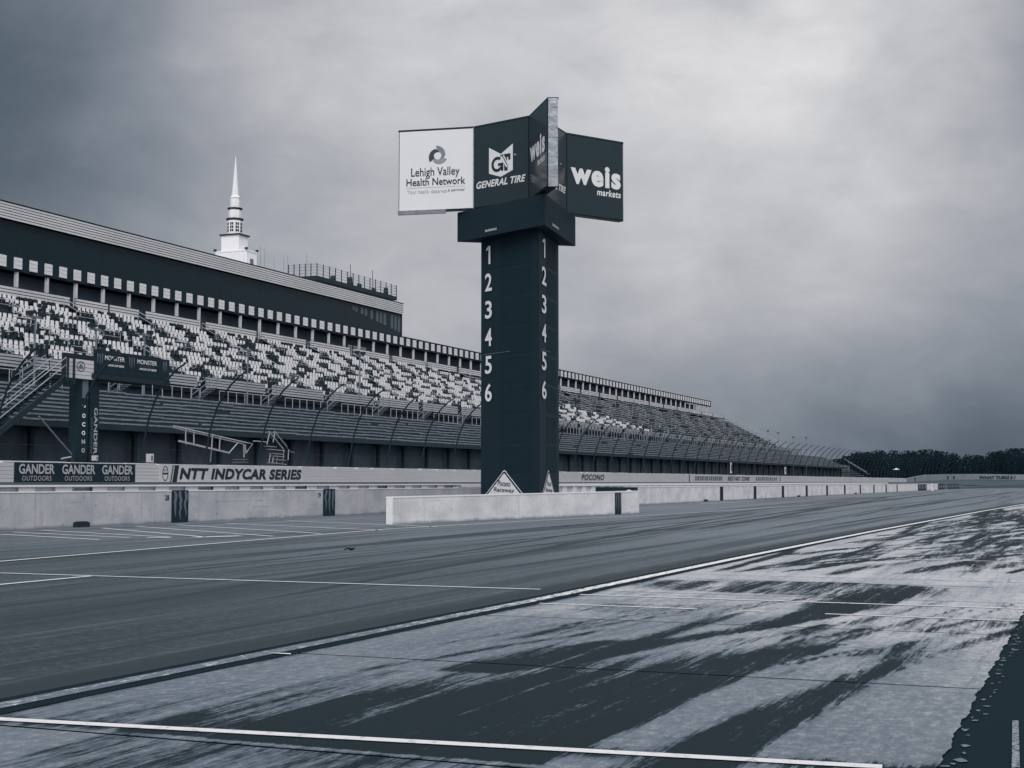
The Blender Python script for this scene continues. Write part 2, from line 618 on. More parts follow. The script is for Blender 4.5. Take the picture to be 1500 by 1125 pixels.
KERB = [(-12, 5.62), (0, 5.60), (6, 5.54), (13.3, 5.38), (23.5, 5.32), (35.6, 5.12), (60, 4.45), (83.4, 3.62), (110, 2.2), (134, .8)]
kx, ky = np.array(KERB).T
def kerb_y(x):
    return np.interp(x, kx, ky)

# pit lane asphalt, with the skid marks of its own
LANE = [(-12, 40), (150, 27.5), (228, 26), (300, 19), (420, -10)]
mb = MB()
xs = np.concatenate([np.arange(-12, 60, .8), np.arange(60, 134, 2.0), np.arange(134, 421, 4.0)])
NY = 320
for x in xs:
    lo = kerb_y(x) if x <= 134 else np.interp(x, [134, 228, 300, 420], [.8, -4, -14, -60])
    hi = np.interp(x, [-12, 228, 300, 420], [27.0, 27.0, 17, -20])
    for j in range(NY + 1):
        t = (j / NY) ** 1.3
        mb.v.append((x, lo + (hi - lo) * t, 0.0))
for i in range(len(xs) - 1):
    for j in range(NY):
        a = i * (NY + 1) + j
        mb.f.append((a, a + NY + 1, a + NY + 2, a + 1))
me = mb.mesh('pit_lane', 'asphalt')
def strokes(P, items):
    out = np.zeros(len(P))
    for xs_, ys_, hw, I in items:
        o = np.argsort(xs_)
        xs_, ys_ = np.array(xs_)[o], np.array(ys_)[o]
        c = np.interp(P[:, 0], xs_, ys_)
        q = np.clip(1 - np.abs(P[:, 1] - c) / hw, 0, 1) ** .7 * I
        e = np.clip(np.minimum(P[:, 0] - xs_[0], xs_[-1] - P[:, 0]) / (.12 * (xs_[-1] - xs_[0])), 0, 1)
        out = np.maximum(out, q * e)
    return out
P = np.array(mb.v)
lane_marks = []
for i in range(46):
    x0 = RNG.uniform(7, 70)
    ln = RNG.uniform(6, 30) * (1 + x0 / 60)
    y0 = RNG.uniform(6.6, 15.5)
    dy = RNG.uniform(-.02, .07) * ln
    lane_marks.append(([x0, x0 + ln * .5, x0 + ln], [y0, y0 + dy * .4, y0 + dy], RNG.uniform(.04, .10) * (1 + x0 / 50), RNG.uniform(.4, .9)))
for (x0, y0, x1, y1, hw, I) in [(7, 8.3, 40, 12.3, .22, .75), (9, 7.5, 60, 12.8, .3, .6), (14, 12.5, 52, 14.2, .18, .8), (20, 9.2, 90, 13.6, .35, .6),
                                (30, 9.0, 120, 15.5, .5, .7), (50, 11, 200, 16.5, .8, .75), (60, 8.5, 200, 9.5, .7, .7), (34, 7.0, 100, 6.2, .4, .5),
                                (8, 10.5, 30, 13.4, .15, .6), (70, 13.5, 190, 18.5, .7, .6), (28, 11.0, 58, 12.0, .2, .7)]:
    lane_marks.append(([x0, (x0 + x1) / 2, x1], [y0, (y0 + y1) / 2 + RNG.uniform(-.3, .3), y1], hw * .45, I + .20))
rub = strokes(P, lane_marks)
edge = np.clip(1 - (P[:, 1] - np.array([kerb_y(x) for x in P[:, 0]])) / 1.1, 0, 1)
rub = np.maximum(rub, edge * .72)                     # rubber and dirt packed along the kerb
me.attributes.new('rubber', 'FLOAT', 'POINT').data.foreach_set('value', rub.astype(np.float32))
link('pit_lane', me, None, (0, 0, 0), kind='structure')

# dark sealed strip by the camera, and its ragged edge of flaking paint
mb = MB()
mb.quad((-12, -30, -.004), (134, -30, -.004), (134, .66, -.004), (-12, .66, -.004))
structure('sealed_strip', mb, 'darkroad')

# concrete apron: cast slabs with open joints
apron = thing('concrete_apron', 'apron', 'apron', (0, 0, 0))
for k_ in ('label', 'category'):
    del apron[k_]
apron['kind'] = 'structure'
BANDS = [  # x, lower edge y, upper edge y, softness low, softness high, strength: rubber laid down by stopping cars
    ([10.75, 10.63, 9.0, 7.36, 6.10, 5.7], [1.72, 1.76, 2.00, 2.08, 2.14, 2.2], [1.73, 1.80, 2.95, 3.85, 4.30, 4.4], .035, 1.1, 1.15),
    ([10.75, 10.55, 10.0, 9.0, 7.4, 6.1, 5.8], [1.75, 1.78, 1.86, 2.00, 2.08, 2.14, 2.2], [1.78, 1.92, 2.30, 2.70, 2.95, 3.1, 3.1], .03, .12, 1.0),
    ([16.6, 15.8, 14.4, 13.4, 13.0], [1.7, 1.75, 1.85, 2.05, 2.2], [2.0, 2.45, 2.65, 2.6, 2.3], .15, .3, .85),
    ([11.4, 11.2, 9.5, 8.4, 7.3, 6.2, 4.6], [1.10, 1.10, 1.22, 1.28, 1.34, 1.42, 1.5], [1.11, 1.15, 1.32, 1.56, 1.74, 1.88, 2.0], .10, .10, .80),
    ([15.3, 14.9, 13.1, 11.8, 10.6, 9.7, 8.7, 8.2], [1.95, 1.90, 2.12, 2.45, 2.85, 3.0, 3.3, 3.5], [2.0, 2.25, 2.62, 2.72, 3.06, 3.5, 3.85, 3.9], .08, .12, .95),
    ([13.0, 12.5, 10.6, 9.8, 8.7, 8.2], [3.0, 3.02, 3.12, 3.3, 3.4, 3.5], [3.02, 3.12, 3.28, 3.7, 3.9, 4.0], .08, .25, .75),
    ([17.3, 16.9, 16.0, 15.4, 15.1], [2.6, 1.55, 1.5, 1.6, 2.4], [3.0, 4.9, 5.0, 4.4, 2.8], .35, .9, .50),
    ([16.9, 16.3, 15.2, 14.6], [1.9, 1.75, 1.9, 2.1], [2.2, 2.6, 2.75, 2.5], .5, .6, .80),
    ([8.2, 7.4, 6.4, 5.9], [4.1, 4.1, 4.3, 4.5], [4.2, 4.7, 5.0, 5.1], .4, .3, .35),
    ([5.65, 5.2, 4.6, 4.0], [1.0, .9, .8, .8], [4.4, 4.4, 4.2, 4.0], .5, .7, .36),
    ([13.6, 13.4, 12.6, 12.4], [3.3, 3.2, 3.2, 3.3], [4.0, 4.5, 4.5, 4.0], .4, .4, .28),
]
far_marks = []
for i in range(70):            # thin tyre streaks in the nearer stalls
    x0 = RNG.uniform(5.9, 12.5)
    ln = RNG.uniform(.8, 3.6)
    y0 = RNG.uniform(1.3, 4.7) - .16 * (x0 - 8)
    dy = -ln * RNG.uniform(.12, .30)
    far_marks.append(([x0, x0 + ln * .5, x0 + ln], [y0, y0 + dy * .45, y0 + dy], RNG.uniform(.02, .09), RNG.uniform(.2, .62)))
for i in range(140):
    x0 = RNG.uniform(17.5, 60)
    ln = RNG.uniform(3, 14)
    y0 = RNG.uniform(1.0, 4.8)
    dy = ln * RNG.uniform(-.5, .12)
    far_marks.append(([x0, x0 + ln * .5, x0 + ln], [y0, y0 + dy * .25, y0 + dy], RNG.uniform(.03, .13) * (1 + x0 / 30), RNG.uniform(.4, 1.15)))
for (x0, y0, x1, y1, hw, I) in [(20.4, 3.85, 26, 1.85, .16, .95), (18.4, 4.6, 23.7, 3.1, .14, .8), (23, 4.9, 27.5, 3.5, .12, .9), (29, 3.3, 31, 2.0, .25, .9),
                                (19, 2.4, 24, 1.2, .2, .7), (11.8, 4.0, 15.0, 2.6, .05, .6), (9.2, 4.6, 13.0, 3.7, .05, .55), (11.4, 1.5, 14.6, 1.15, .04, .5), (4.2, 3.2, 6, 2.5, .12, .4)]:
    far_marks.append(([x0, (x0 + x1) / 2, x1], [y0, (y0 + y1) / 2 + .1, y1], hw, I))
def apron_rubber(P):
    out = strokes(P, far_marks)
    x, y = P[:, 0], P[:, 1]
    for xs_, lo, hi, sl_, sh_, I in BANDS:
        o = np.argsort(xs_)
        xs2 = np.array(xs_)[o]
        l_, h_ = np.interp(x, xs2, np.array(lo)[o]), np.interp(x, xs2, np.array(hi)[o])
        q = np.clip((y - l_) / sl_ + .5, 0, 1) * np.clip((h_ - y) / sh_ + .5, 0, 1) * I
        q *= (x > xs2[0]) & (x < xs2[-1])
        q *= np.clip((x - xs2[0]) / .15, 0, 1) if xs2[0] > 6.2 else 1.0
        out = np.maximum(out, q)
    ln = np.clip(1 - np.abs(x - (6.28 - .103 * y)) / .20, 0, 1) * .9      # sealer either side of the near stall line
    kb = np.clip(1 - (kerb_y(x) - .22 - y) / .14, 0, 1) * .7
    out = np.minimum(out, .92)
    return np.maximum(np.maximum(out, ln), kb).astype(np.float32)
sx0 = 5.62 - 3.12 * 4
for i in range(45):
    x0, x1 = sx0 + 3.12 * i, sx0 + 3.12 * (i + 1)
    if x0 > 128:
        break
    g_ = .014
    near = x1 < 22
    nx, ny = (62, 96) if near and x0 > 1 else ((20, 60) if x0 < 45 else (4, 24))
    X2 = np.linspace(x0 + g_, x1 - g_, nx + 1)
    mb = MB()
    for x in X2:
        top = kerb_y(x) - .20
        for j in range(ny + 1):
            rag = .012 * math.sin(x * 9.0) * math.sin(x * 3.7 + 1) + .007 * math.sin(x * 31.0 + 2) * math.sin(x * 11.3)
            lo_ = .648 + (rag if j == 0 else 0)          # the cast edge is broken away in places
            mb.v.append((x, lo_ + (top - lo_) * j / ny, .004))
    for a in range(nx):
        for b in range(ny):
            q = a * (ny + 1) + b
            mb.f.append((q, q + ny + 1, q + ny + 2, q + 1))
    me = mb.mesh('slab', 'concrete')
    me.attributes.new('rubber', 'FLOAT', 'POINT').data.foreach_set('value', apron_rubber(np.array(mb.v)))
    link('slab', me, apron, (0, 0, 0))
mb = MB()                                     # what shows in the open joints
for i in range(len(KERB) - 1):
    (xa, ya), (xb, yb) = KERB[i], KERB[i + 1]
    mb.quad((xa, .655, -.001), (xb, .655, -.001), (xb, yb - .05, -.001), (xa, ya - .05, -.001))
mb.build('joint_filler', 'sealed', apron)
# flaking paint chips along the apron's edge
mb = MB()
rr = random.Random(5)
x = 5.2
while x < 18:
    n = rr.randint(5, 7)
    cx, cy = x, .597 + rr.uniform(-.035, .03)
    ax, ay = rr.uniform(.012, .055), rr.uniform(.008, .030)
    mb.poly([(cx + ax * math.cos(2 * math.pi * i / n) * rr.uniform(.15, 1.3), cy + ay * math.sin(2 * math.pi * i / n) * rr.uniform(.15, 1.4), .001 + rr.uniform(0, .0015)) for i in range(n)])
    x += rr.uniform(.03, .30)
o = mb.build('paint_flakes', mat('flaked_grey_paint', .15, .8, .4, 25), None, None, kind='stuff')
a0, a1 = at_z(1482, 1125), at_z(1494, 1125)
b0, b1 = at_z(1483, 1056), at_z(1492, 1056)
mb = MB()
mb.quad(a0 + (0, 0, .002), a1 + (0, 0, .002), b1 + (0, 0, .002), b0 + (0, 0, .002))
structure('worn_paint_strip', mb, 'chip')

# kerb strip between lane and apron: painted, with black seams
def ribbon(path, wd, z):
    mb = MB()
    pts = [np.array(p, float) for p in path]
    L_, R_ = [], []
    for i, p in enumerate(pts):
        d = pts[min(i + 1, len(pts) - 1)] - pts[max(i - 1, 0)]
        d /= np.linalg.norm(d)
        n = np.array([-d[1], d[0]])
        L_.append(p + n * wd / 2)
        R_.append(p - n * wd / 2)
    for i in range(len(pts) - 1):
        mb.quad((*R_[i], z), (*R_[i + 1], z), (*L_[i + 1], z), (*L_[i], z))
    return mb
fine = [(x, kerb_y(x)) for x in np.linspace(-10, 134, 140)]
structure('kerb_seam', ribbon([(x, y - .10) for x, y in fine], .38, .008), 'sealed')
structure('kerb_strip', ribbon([(x, y - .10) for x, y in fine], .145, .012), 'kerb')
def painted(path, wd, m='line', z=.009):
    structure('painted_line', ribbon(path, wd, z), m)
painted([(14.86, 13.4), (14.88, 5.75)], .07)
painted([(15.0, 22), (14.86, 13.4)], .07)
painted([(14.36, 5.1), (14.33, .66)], .07)
painted([(13.17, 5.1), (13.14, 3.5)], .06)
painted([(13.13, 3.1), (13.12, 2.85)], .06)
painted([(13.11, 2.3), (13.08, .64)], .06)
painted([(5.745, 5.18), (6.20, .86)], .085)
painted([(22.8, 2.9), (22.7, 1.0)], .08)
painted([(17.2, 4.6), (17.1, 1.1)], .03, 'sealed')
painted([(9, 11.86), (14.86, 11.85)], .09)
painted([(8, 14.35), (17.0, 15.3), (32.5, 16.7), (40.5, 16.2), (52, 14.6), (75, 13.8)], .10)
for (ua, va, ub, vb) in [(0, 783, 145, 791), (20, 780, 190, 788), (60, 777, 250, 787.5), (150, 774, 300, 787), (200, 771.5, 400, 786), (260, 769, 470, 782), (330, 767, 560, 777), (420, 763, 640, 772)]:
    p, q = at_z(ua, va), at_z(ub, vb)
    painted([p[:2], q[:2]], .11)
p, q = at_z(285, 787.5), at_z(352, 785.5)
painted([p[:2], q[:2]], .30)
p, q = at_z(215, 788.5), at_z(250, 787.7)
painted([p[:2], q[:2]], .22)
for k_ in range(9):                                    # broken line far down the lane
    x = 150 + 14 * k_
    painted([(x, 14.2 - .055 * (x - 150)), (x + 5, 14.2 - .055 * (x - 145))], .22)
painted([(78, 21.2), (96, 20.9)], .12)
painted([(76, 20.0), (88, 19.6)], .12)

# racing surface, rising to the outer wall
mb = MB()
prof = [(28, -.02), (36, .12), (44, .66), (52.3, 1.16), (55, 1.16), (60, 1.6), (66, 1.7)]
for i in range(len(prof) - 1):
    (ya, za), (yb, zb) = prof[i], prof[i + 1]
    if i < 4:
        mb.quad((-12, ya, za), (440, ya, za), (440, yb, zb), (-12, yb, zb))
structure('race_track', mb, 'track')
mb = MB()
for i in range(4, len(prof) - 1):
    (ya, za), (yb, zb) = prof[i], prof[i + 1]
    mb.quad((-12, ya, za), (450, ya, za), (450, yb, zb), (-12, yb, zb))
mb.quad((-12, 66, 1.7), (450, 66, 1.7), (450, 120, 2.2), (-12, 120, 2.2))
structure('bank', mb, 'grass')
TURN = [(440, 52.4, 1.16), (490, 52.0, 1.5), (530, 49, 1.9), (560, 41, 2.1), (580, 28, 2.0), (592, 10, 1.7), (598, -15, 1.5), (598, -50, 1.3)]
mb = MB()
for i in range(len(TURN) - 1):
    a, b = TURN[i], TURN[i + 1]
    c = np.array([440, -60])
    pa, pb = np.array(a[:2]), np.array(b[:2])
    ia, ib = pa + (c - pa) / np.linalg.norm(c - pa) * 24, pb + (c - pb) / np.linalg.norm(c - pb) * 24
    mb.quad((*ia, .0), (*ib, .0), (*pb, b[2]), (*pa, a[2]))
structure('turn_track', mb, 'track')

# ================================================================== WALLS BY THE PIT LANE
# nearer pit wall: cast panels, dark sponsor strips, numbers
WY = 25.2
pw = thing('pit_wall', 'long stained concrete pit wall with dark claw strips and numbers, left of the black tower', 'wall', (40, WY, 0))
joints = [10.0, 15.5, 22.2] + [at_y(u, 745, WY)[0] for u in (52, 226, 290, 386, 445, 528)] + [56.0, 62.0, 68.0]
for i in range(len(joints) - 1):
    MB().box(joints[i] + .008, joints[i + 1] - .008, WY, WY + .20, -.05, .925).build('wall_panel', 'wall', pw)
    MB().box(joints[i] + .004, joints[i + 1] - .004, WY - .015, WY + .22, .925, .95).build('coping', 'white', pw)
fpw = Face((0, WY, 0), (1, 0, 0), lift=.006)
for n_, (ua, ub, seed) in enumerate([(251, 275, 1), (473, 490, 2)]):
    xa, xb = at_y(ua, 745, WY)[0], at_y(ub, 745, WY)[0]
    st = MB().box(xa, xb, WY - .022, WY - .001, -.02, .955).build('sponsor_strip', 'black', pw)
    claw(Face((0, WY - .022, 0), (1, 0, 0), lift=.004), xa + .02, xb - .02, .03, .93, 'greyink', st, seed, w=.20)
    ua2 = ua - (9.5 if n_ == 0 else 7.5)
    ub2 = ua - (3.5 if n_ == 0 else 3.5)
    fpw.text(('28', '29')[n_], at_y(ua2, 730, WY)[0], at_y(ub2, 730, WY)[0], .66, .82, 'ink', pw, 'number', bold=.02)
xa, xb = at_y(106, 770, WY)[0], at_y(122, 770, WY)[0]
ch = MB().box(xa, xb, WY - .22, WY - .03, 0, .13).box(xa + .05, xb - .05, WY - .2, WY - .05, .13, .15).build('drain_box', 'dark', None, (xa, WY - .1, 0))
ch['label'], ch['category'] = 'small black box on the ground against the foot of the left pit wall', 'box'

# white barrier behind it, panels alternating proud and back
BY = 27.2
wb = thing('white_barrier', 'low white panelled barrier running along just behind the concrete pit walls', 'barrier', (40, BY, 0))
bx = [12.0]
for u in (24, 78, 133, 180, 225, 269, 310, 348, 383, 416, 447, 480, 510, 538, 565):
    bx.append(at_y(u, 716, BY)[0])
step = bx[-1] - bx[-2]
while bx[-1] < 200:
    bx.append(bx[-1] + step)
for i in range(len(bx) - 1):
    a, b = bx[i], bx[i + 1]
    m_ = a + (b - a) * .45
    zt_ = 1.06 if b < 60 else .965
    MB().box(a + .03, m_, BY - .06, BY + .1, 0, zt_).build('barrier_panel', 'white', wb)
    MB().box(m_ + .002, b - .02, BY, BY + .1, 0, zt_).build('barrier_panel', 'offwhite', wb)
    if i % 4 == 2 and b < 75:
        MB().box(b - .8, b - .14, BY - .1, BY - .07, .985, 1.01).box(b - .14, b - .07, BY - .1, BY - .07, .9, 1.05).build('bracket', 'dark', wb)
    elif b < 60:
        MB().box(b - .10, b - .06, BY - .1, BY - .07, .9, 1.04).build('bracket', 'greyink', wb)
MB().box(10, 60, BY - .12, BY + .14, 1.064, 1.115).build('cap_rail', 'white', wb)
MB().box(60.02, 206, BY - .12, BY + .14, .97, 1.115).build('cap_rail', 'white', wb)
MB().box(10, 206, BY + .101, BY + .13, 0, .96).build('backing', 'offwhite', wb)

# free-standing island wall in front of the tower
A_, B_ = np.array([36.30, 18.52]), np.array([52.40, 16.20])
d_ = (B_ - A_) / np.linalg.norm(B_ - A_)
n_ = np.array([-d_[1], d_[0]])
LEN = np.linalg.norm(B_ - A_)
iw = thing('island_wall', 'separate white concrete wall in front of the black tower with one dark strip', 'wall', (*((A_ + B_) / 2), 0))
def on_wall(t, off):
    return A_ + d_ * t + n_ * off
def wall_prism(t0, t1, o0, o1, za, zb):
    """za, zb: top heights at both ends"""
    mb = MB().prism([on_wall(t0, o0), on_wall(t1, o0), on_wall(t1, o1), on_wall(t0, o1)], -.05, za)
    for i in (5, 6):
        p = mb.v[i]
        mb.v[i] = (p[0], p[1], zb)
    return mb
TH = .24
top0, top1 = .78, .865
tz = lambda t: top0 + (top1 - top0) * t / LEN
cuts = [0, LEN * .30, LEN * .62, LEN]
for i in range(3):
    a, b = cuts[i] + (.006 if i else 0), cuts[i + 1] - (.006 if i < 2 else 0)
    wall_prism(a, b, 0, TH, tz(a) - .04, tz(b) - .04).build('wall_panel', 'wall2', iw)
mb = MB()
q = [on_wall(-.01, -.012), on_wall(LEN + .01, -.012), on_wall(LEN + .01, TH + .012), on_wall(-.01, TH + .012)]
zs = [tz(0), tz(LEN), tz(LEN), tz(0)]
mb.v = [(p[0], p[1], z - .038) for p, z in zip(q, zs)] + [(p[0], p[1], z) for p, z in zip(q, zs)]
mb.f = [(3, 2, 1, 0), (4, 5, 6, 7), (0, 1, 5, 4), (1, 2, 6, 5), (2, 3, 7, 6), (3, 0, 4, 7)]
mb.build('coping', 'white', iw)
mb = MB().prism([on_wall(-.03, .02), on_wall(-.001, .02), on_wall(-.001, TH - .02), on_wall(-.03, TH - .02)], 0, top0 - .045)
mb.build('end_plate', 'white', iw)
wall_prism(LEN * .872, LEN * .903, -.02, -.001, .80, .80).build('sponsor_strip', 'black', iw)
p0 = on_wall(LEN * .872, -.02)
claw(Face((*p0, 0), (d_[0], d_[1], 0), lift=.004), .02, LEN * .031 - .02, .02, .78, 'greyink', iw, 6, w=.16)

# farther pit wall, with its dark padded end
RY = 22.35
fw_ = thing('pit_wall', 'long pale concrete pit wall with evenly spaced dark strips, right of the tower', 'wall', (72, RY, 0))
strips = [90.2 + 9.75 * k for k in range(10)]
edges = [72.0] + strips + [187.0, 197.5, 208, 218, 228.0]
for i in range(len(edges) - 1):
    a, b = edges[i], edges[i + 1]
    MB().box(a + .01, b - .01, RY, RY + .25, -.05, .91).build('wall_panel', 'wall2', fw_)
    MB().box(a + .004, b - .004, RY - .02, RY + .8, .91, .95).build('coping', 'white', fw_)
for k_, x in enumerate(strips):
    MB().box(x - .38, x + .38, RY - .03, RY - .002, -.02, .912).build('sponsor_strip', 'black', fw_)
for i, x in enumerate([85.8, 115.5, 145]):
    MB().box(x - .2, x + .2, RY - .2, RY - .05, 0, .13).build('drain_box', 'dark', fw_)
for (ua, ub) in [(1344.5, 1357), (1374, 1383), (1388, 1396), (1397, 1405)]:
    xa, xb = at_y(ua, 715, RY)[0], at_y(ub, 715, RY)[0]
    s_ = MB().box(xa, xb, RY - .05, RY - .003, .04, .88).build('banner', 'black', fw_)
    f_ = Face((0, RY - .05, 0), (1, 0, 0), lift=.01)
    for j in range(3):
        c = xa + (xb - xa) * (j + .5) / 3
        wd = (xb - xa) * .09
        f_.shapes([[(c - wd, .3), (c + wd, .2), (c + wd, .78), (c - wd, .7)]], 'greyink', s_, 'emblem', 1)
pad = MB().box(71.5, 71.99, RY - .03, 24.5, -.02, .93).build('end_pad', 'black', fw_)
f_ = Face((71.5, 24.5, 0), (0, -1, 0), lift=.012)
wL = 24.5 - RY + .03
f_.shapes(ring(wL - .33, .50, .26, .30, .07), 'white', pad, 'emblem', 1)
f_.shapes([[(wL - .42, .36), (wL - .36, .36), (wL - .22, .66), (wL - .28, .66)]], 'white', pad, 'emblem', 1)
mk = thing('marker_post', 'small white marker post standing by the far end of the right pit wall', 'post', (197, RY - 2.2, 0))
MB().box(196.85, 197.15, RY - 2.3, RY - 2.1, 0, 1.0).build('stem', 'offwhite', mk)
MB().box(196.8, 197.2, RY - 2.32, RY - 2.302, .5, .8).build('number_plate', 'ink', mk)

# ================================================================== SCORING TOWER
O_ = np.array([52.75, 21.1])
tower = thing('scoring_tower', 'tall black three-sided scoring tower with winged sponsor boards and position numbers', 'tower', (*O_, 0))
c1, c2, c3 = np.array([52.50, 22.85]), np.array([50.74, 19.64]), np.array([54.37, 20.20])
k1, k2, k3 = np.array([52.36, 23.85]), np.array([50.08, 19.16]), np.array([55.19, 19.75])
def shrink(pts, d):
    c = np.mean(pts, 0)
    return [c + (p - c) * d for p in pts]
tri = [c1, c2, c3]
MB().prism(tri, -.1, 11.6).build('column', 'black', tower)
MB().prism([k1, k2, k3], 10.97, 12.18).build('collar', 'black', tower)
# faint cabinet fronts on each visible face
def tri_face(a, b, lift):
    d = (b - a)
    return Face((*a, 0), (d[0], d[1], 0), lift=lift), np.linalg.norm(d)
cab = mat('dark_display_front', .027, .75, .12, 3.0, spec=.08)
for (a, b) in ((c1, c2), (c2, c3)):
    f_, wl = tri_face(a, b, .02)
    for i in range(8):
        z1 = 10.75 - 1.165 * i
        mb = MB()
        p, q = f_.at(wl * .34, 0, 0)[:2], f_.at(wl * .86, 0, 0)[:2]
        n2 = f_.n[:2] * .006
        mb.prism([p + n2, p - n2 * .5, q - n2 * .5, q + n2][::-1] if np.cross(q - p, n2) < 0 else [p - n2 * .5, q - n2 * .5, q + n2, p + n2][::-1], z1 - 1.02, z1)
        mb.build('display_panel', cab, tower)
    # position numbers
    for i in range(6):
        z1 = 10.69 - 1.112 * i
        a0, a1 = (wl * .085, wl * .205) if a is c1 else (wl * .09, wl * .40)
        if a is c2:
            a0, a1 = wl * .08, wl * .30
        if i == 0:
            a0, a1 = a0 + (a1 - a0) * .22, a1 - (a1 - a0) * .22
        if i == 0:
            wd = a1 - a0
            f_.shapes([[(a1 - wd * .5, z1 - .74), (a1, z1 - .74), (a1, z1), (a1 - wd * .5, z1)], [(a0 - wd * .1, z1 - .20), (a1 - wd * .501, z1 - .13), (a1 - wd * .501, z1), (a0 - wd * .1, z1 - .10)]], 'white', tower, 'number', 2.0)
            continue
        f_.text(str(i + 1), a0, a1, z1 - .72, z1, 'white', tower, 'number', bold=.018)
    # thin pale seams
    f_.shapes([[(wl * .05, 6.30), (wl * .52, 6.33), (wl * .52, 6.35), (wl * .05, 6.32)]], 'greyink', tower, 'seam', 1.0)
    # diamond emblem at the foot
    ca, cb, hw, hh = wl * .42, .62, wl * .36, 1.07
    def rhomb(k, rd):
        pts = []
        for (ux, uy) in ((0, 1), (-1, 0), (0, -1), (1, 0)):
            base = np.array([ux * hw * k, uy * hh * k])
            for t in (-1, -.5, 0, .5, 1):
                tx, ty = -uy, ux
                e = rd * (1 - abs(t) * .0)
                along = np.array([tx * hw, ty * hh]) * t * rd
                pull = np.array([ux * hw, uy * hh]) * rd * (abs(t) ** 1.6 * .9 + .12)
                pts.append((ca + base[0] + along[0] - pull[0], cb + base[1] + along[1] - pull[1]))
        return pts
    emb = f_.shape(rhomb(1.0, .16), 'white', tower, 'emblem', 1.0)
    f_.shape(rhomb(.955, .155), 'ink', emb, 'emblem_band', 1.4)
    f_.shape(rhomb(.87, .12), 'white', emb, 'emblem_field', 1.8)
    f_.text('Pocono', ca - hw * .30, ca + hw * .30, cb + .44, cb + .66, 'ink', emb, bold=.008, shear=.25, k=2.4, warp=lambda t: -.05 * t)
    f_.text('Raceway', ca - hw * .50, ca + hw * .50, cb + .16, cb + .38, 'ink', emb, bold=.008, shear=.25, k=2.4, warp=lambda t: -.05 * t)
for (a, b, t0, t1) in ((k1, k2, .34, .47), (k2, k3, .22, .42)):
    f_, wl = tri_face(a, b, .012)
    f_.text('DAKTRONICS', wl * t0, wl * t1, 11.14, 11.23, 'white', tower, 'maker_name', bold=.02)
# winged head of sponsor boards
ZB, ZT = 12.24, 15.60
Aw, Bw, Cw, Dw, Dp = [np.array(p) for p in ((51.643, 26.173), (52.189, 23.022), (51.429, 20.303), (49.215, 18.683), (49.351, 18.35))]
Ew, Fw = np.array([57.039, 18.268]), np.array([54.544, 19.938])
w2 = Dp - Dw
Cq = Cw + w2
w3 = np.array([.20, .30])
Eq, Fq = Ew + w3, Fw + w3
w1 = np.array([.355, .06])
Aq, Bq = Aw + w1, Bw + w1
outline = [Aw, Bw, Cw, Dw, Dp, Cq, Fw, Ew, Eq, Fq, Bq, Aq]
head = MB().prism(outline, ZB, ZT).build('head', 'board', tower)
mb = MB()
for i in range(len(outline)):
    a, b = outline[i], outline[(i + 1) % len(outline)]
    d = (b - a) / np.linalg.norm(b - a)
    nn = np.array([d[1], -d[0]])
    for z0, z1 in ((ZT - .03, ZT + .035),):
        p = [a + nn * .03 - d * .02, b + nn * .03 + d * .02, b - nn * .05 + d * .02, a - nn * .05 - d * .02]
        mb.prism(p, z0, z1)
mb.build('top_trim', 'dark', tower)
def wing(a, b, m, name='sign_board', z0=ZB + .04, z1=ZT - .05, inset=.04):
    d = (b - a) / np.linalg.norm(b - a)
    nn = np.array([d[1], -d[0]])
    p, q = a + d * inset, b - d * inset
    ob = MB().prism([p + nn * .045, q + nn * .045, q + nn * .004, p + nn * .004], z0, z1).build(name, m, tower)
    f_ = Face((*(a + nn * .045), 0), (d[0], d[1], 0), lift=.008)
    return ob, f_, np.linalg.norm(b - a)
# white health-network board
ob, f_, wl = wing(Aw, Bw, 'face')
ob['label'] = 'white board with dark lettering and a three-bladed swirl'
d = (Bw - Aw) / np.linalg.norm(Bw - Aw)
nn = np.array([d[1], -d[0]])
p, q = Aw + nn * .10, Bw + nn * .05
MB().prism([Aw + nn * .11, Aw + (Bw - Aw) * .63 + nn * .08, Aw + (Bw - Aw) * .63 + nn * .003, Aw + nn * .003], ZB - .14, ZB + .035).build('lower_trim', 'alu', tower)
MB().prism([Bw - d * .038 + nn * .07, Bw + nn * .07, Bw + nn * .003, Bw - d * .038 + nn * .003], ZB, ZT).build('edge_trim', 'alu', tower)
hB = ZT - ZB
def fr(a, b):      # fractions of the board, from the left and from the bottom
    return a * wl, ZB + b * hB
f_.text('Lehigh Valley', .170 * wl, .810 * wl, ZB + .395 * hB, ZB + .530 * hB, 'ink', ob, bold=.004)
f_.text('Health Network', .108 * wl, .885 * wl, ZB + .310 * hB, ZB + .400 * hB, 'ink', ob, bold=.008)
f_.shapes([[(.11 * wl, ZB + .283 * hB), (.88 * wl, ZB + .283 * hB), (.88 * wl, ZB + .287 * hB), (.11 * wl, ZB + .287 * hB)]], 'paleink', ob, 'rule')
f_.text('Your health deserves', .118 * wl, .645 * wl, ZB + .215 * hB, ZB + .262 * hB, 'paleink', ob)
f_.text('a partner', .660 * wl, .882 * wl, ZB + .215 * hB, ZB + .255 * hB, 'greyink', ob)
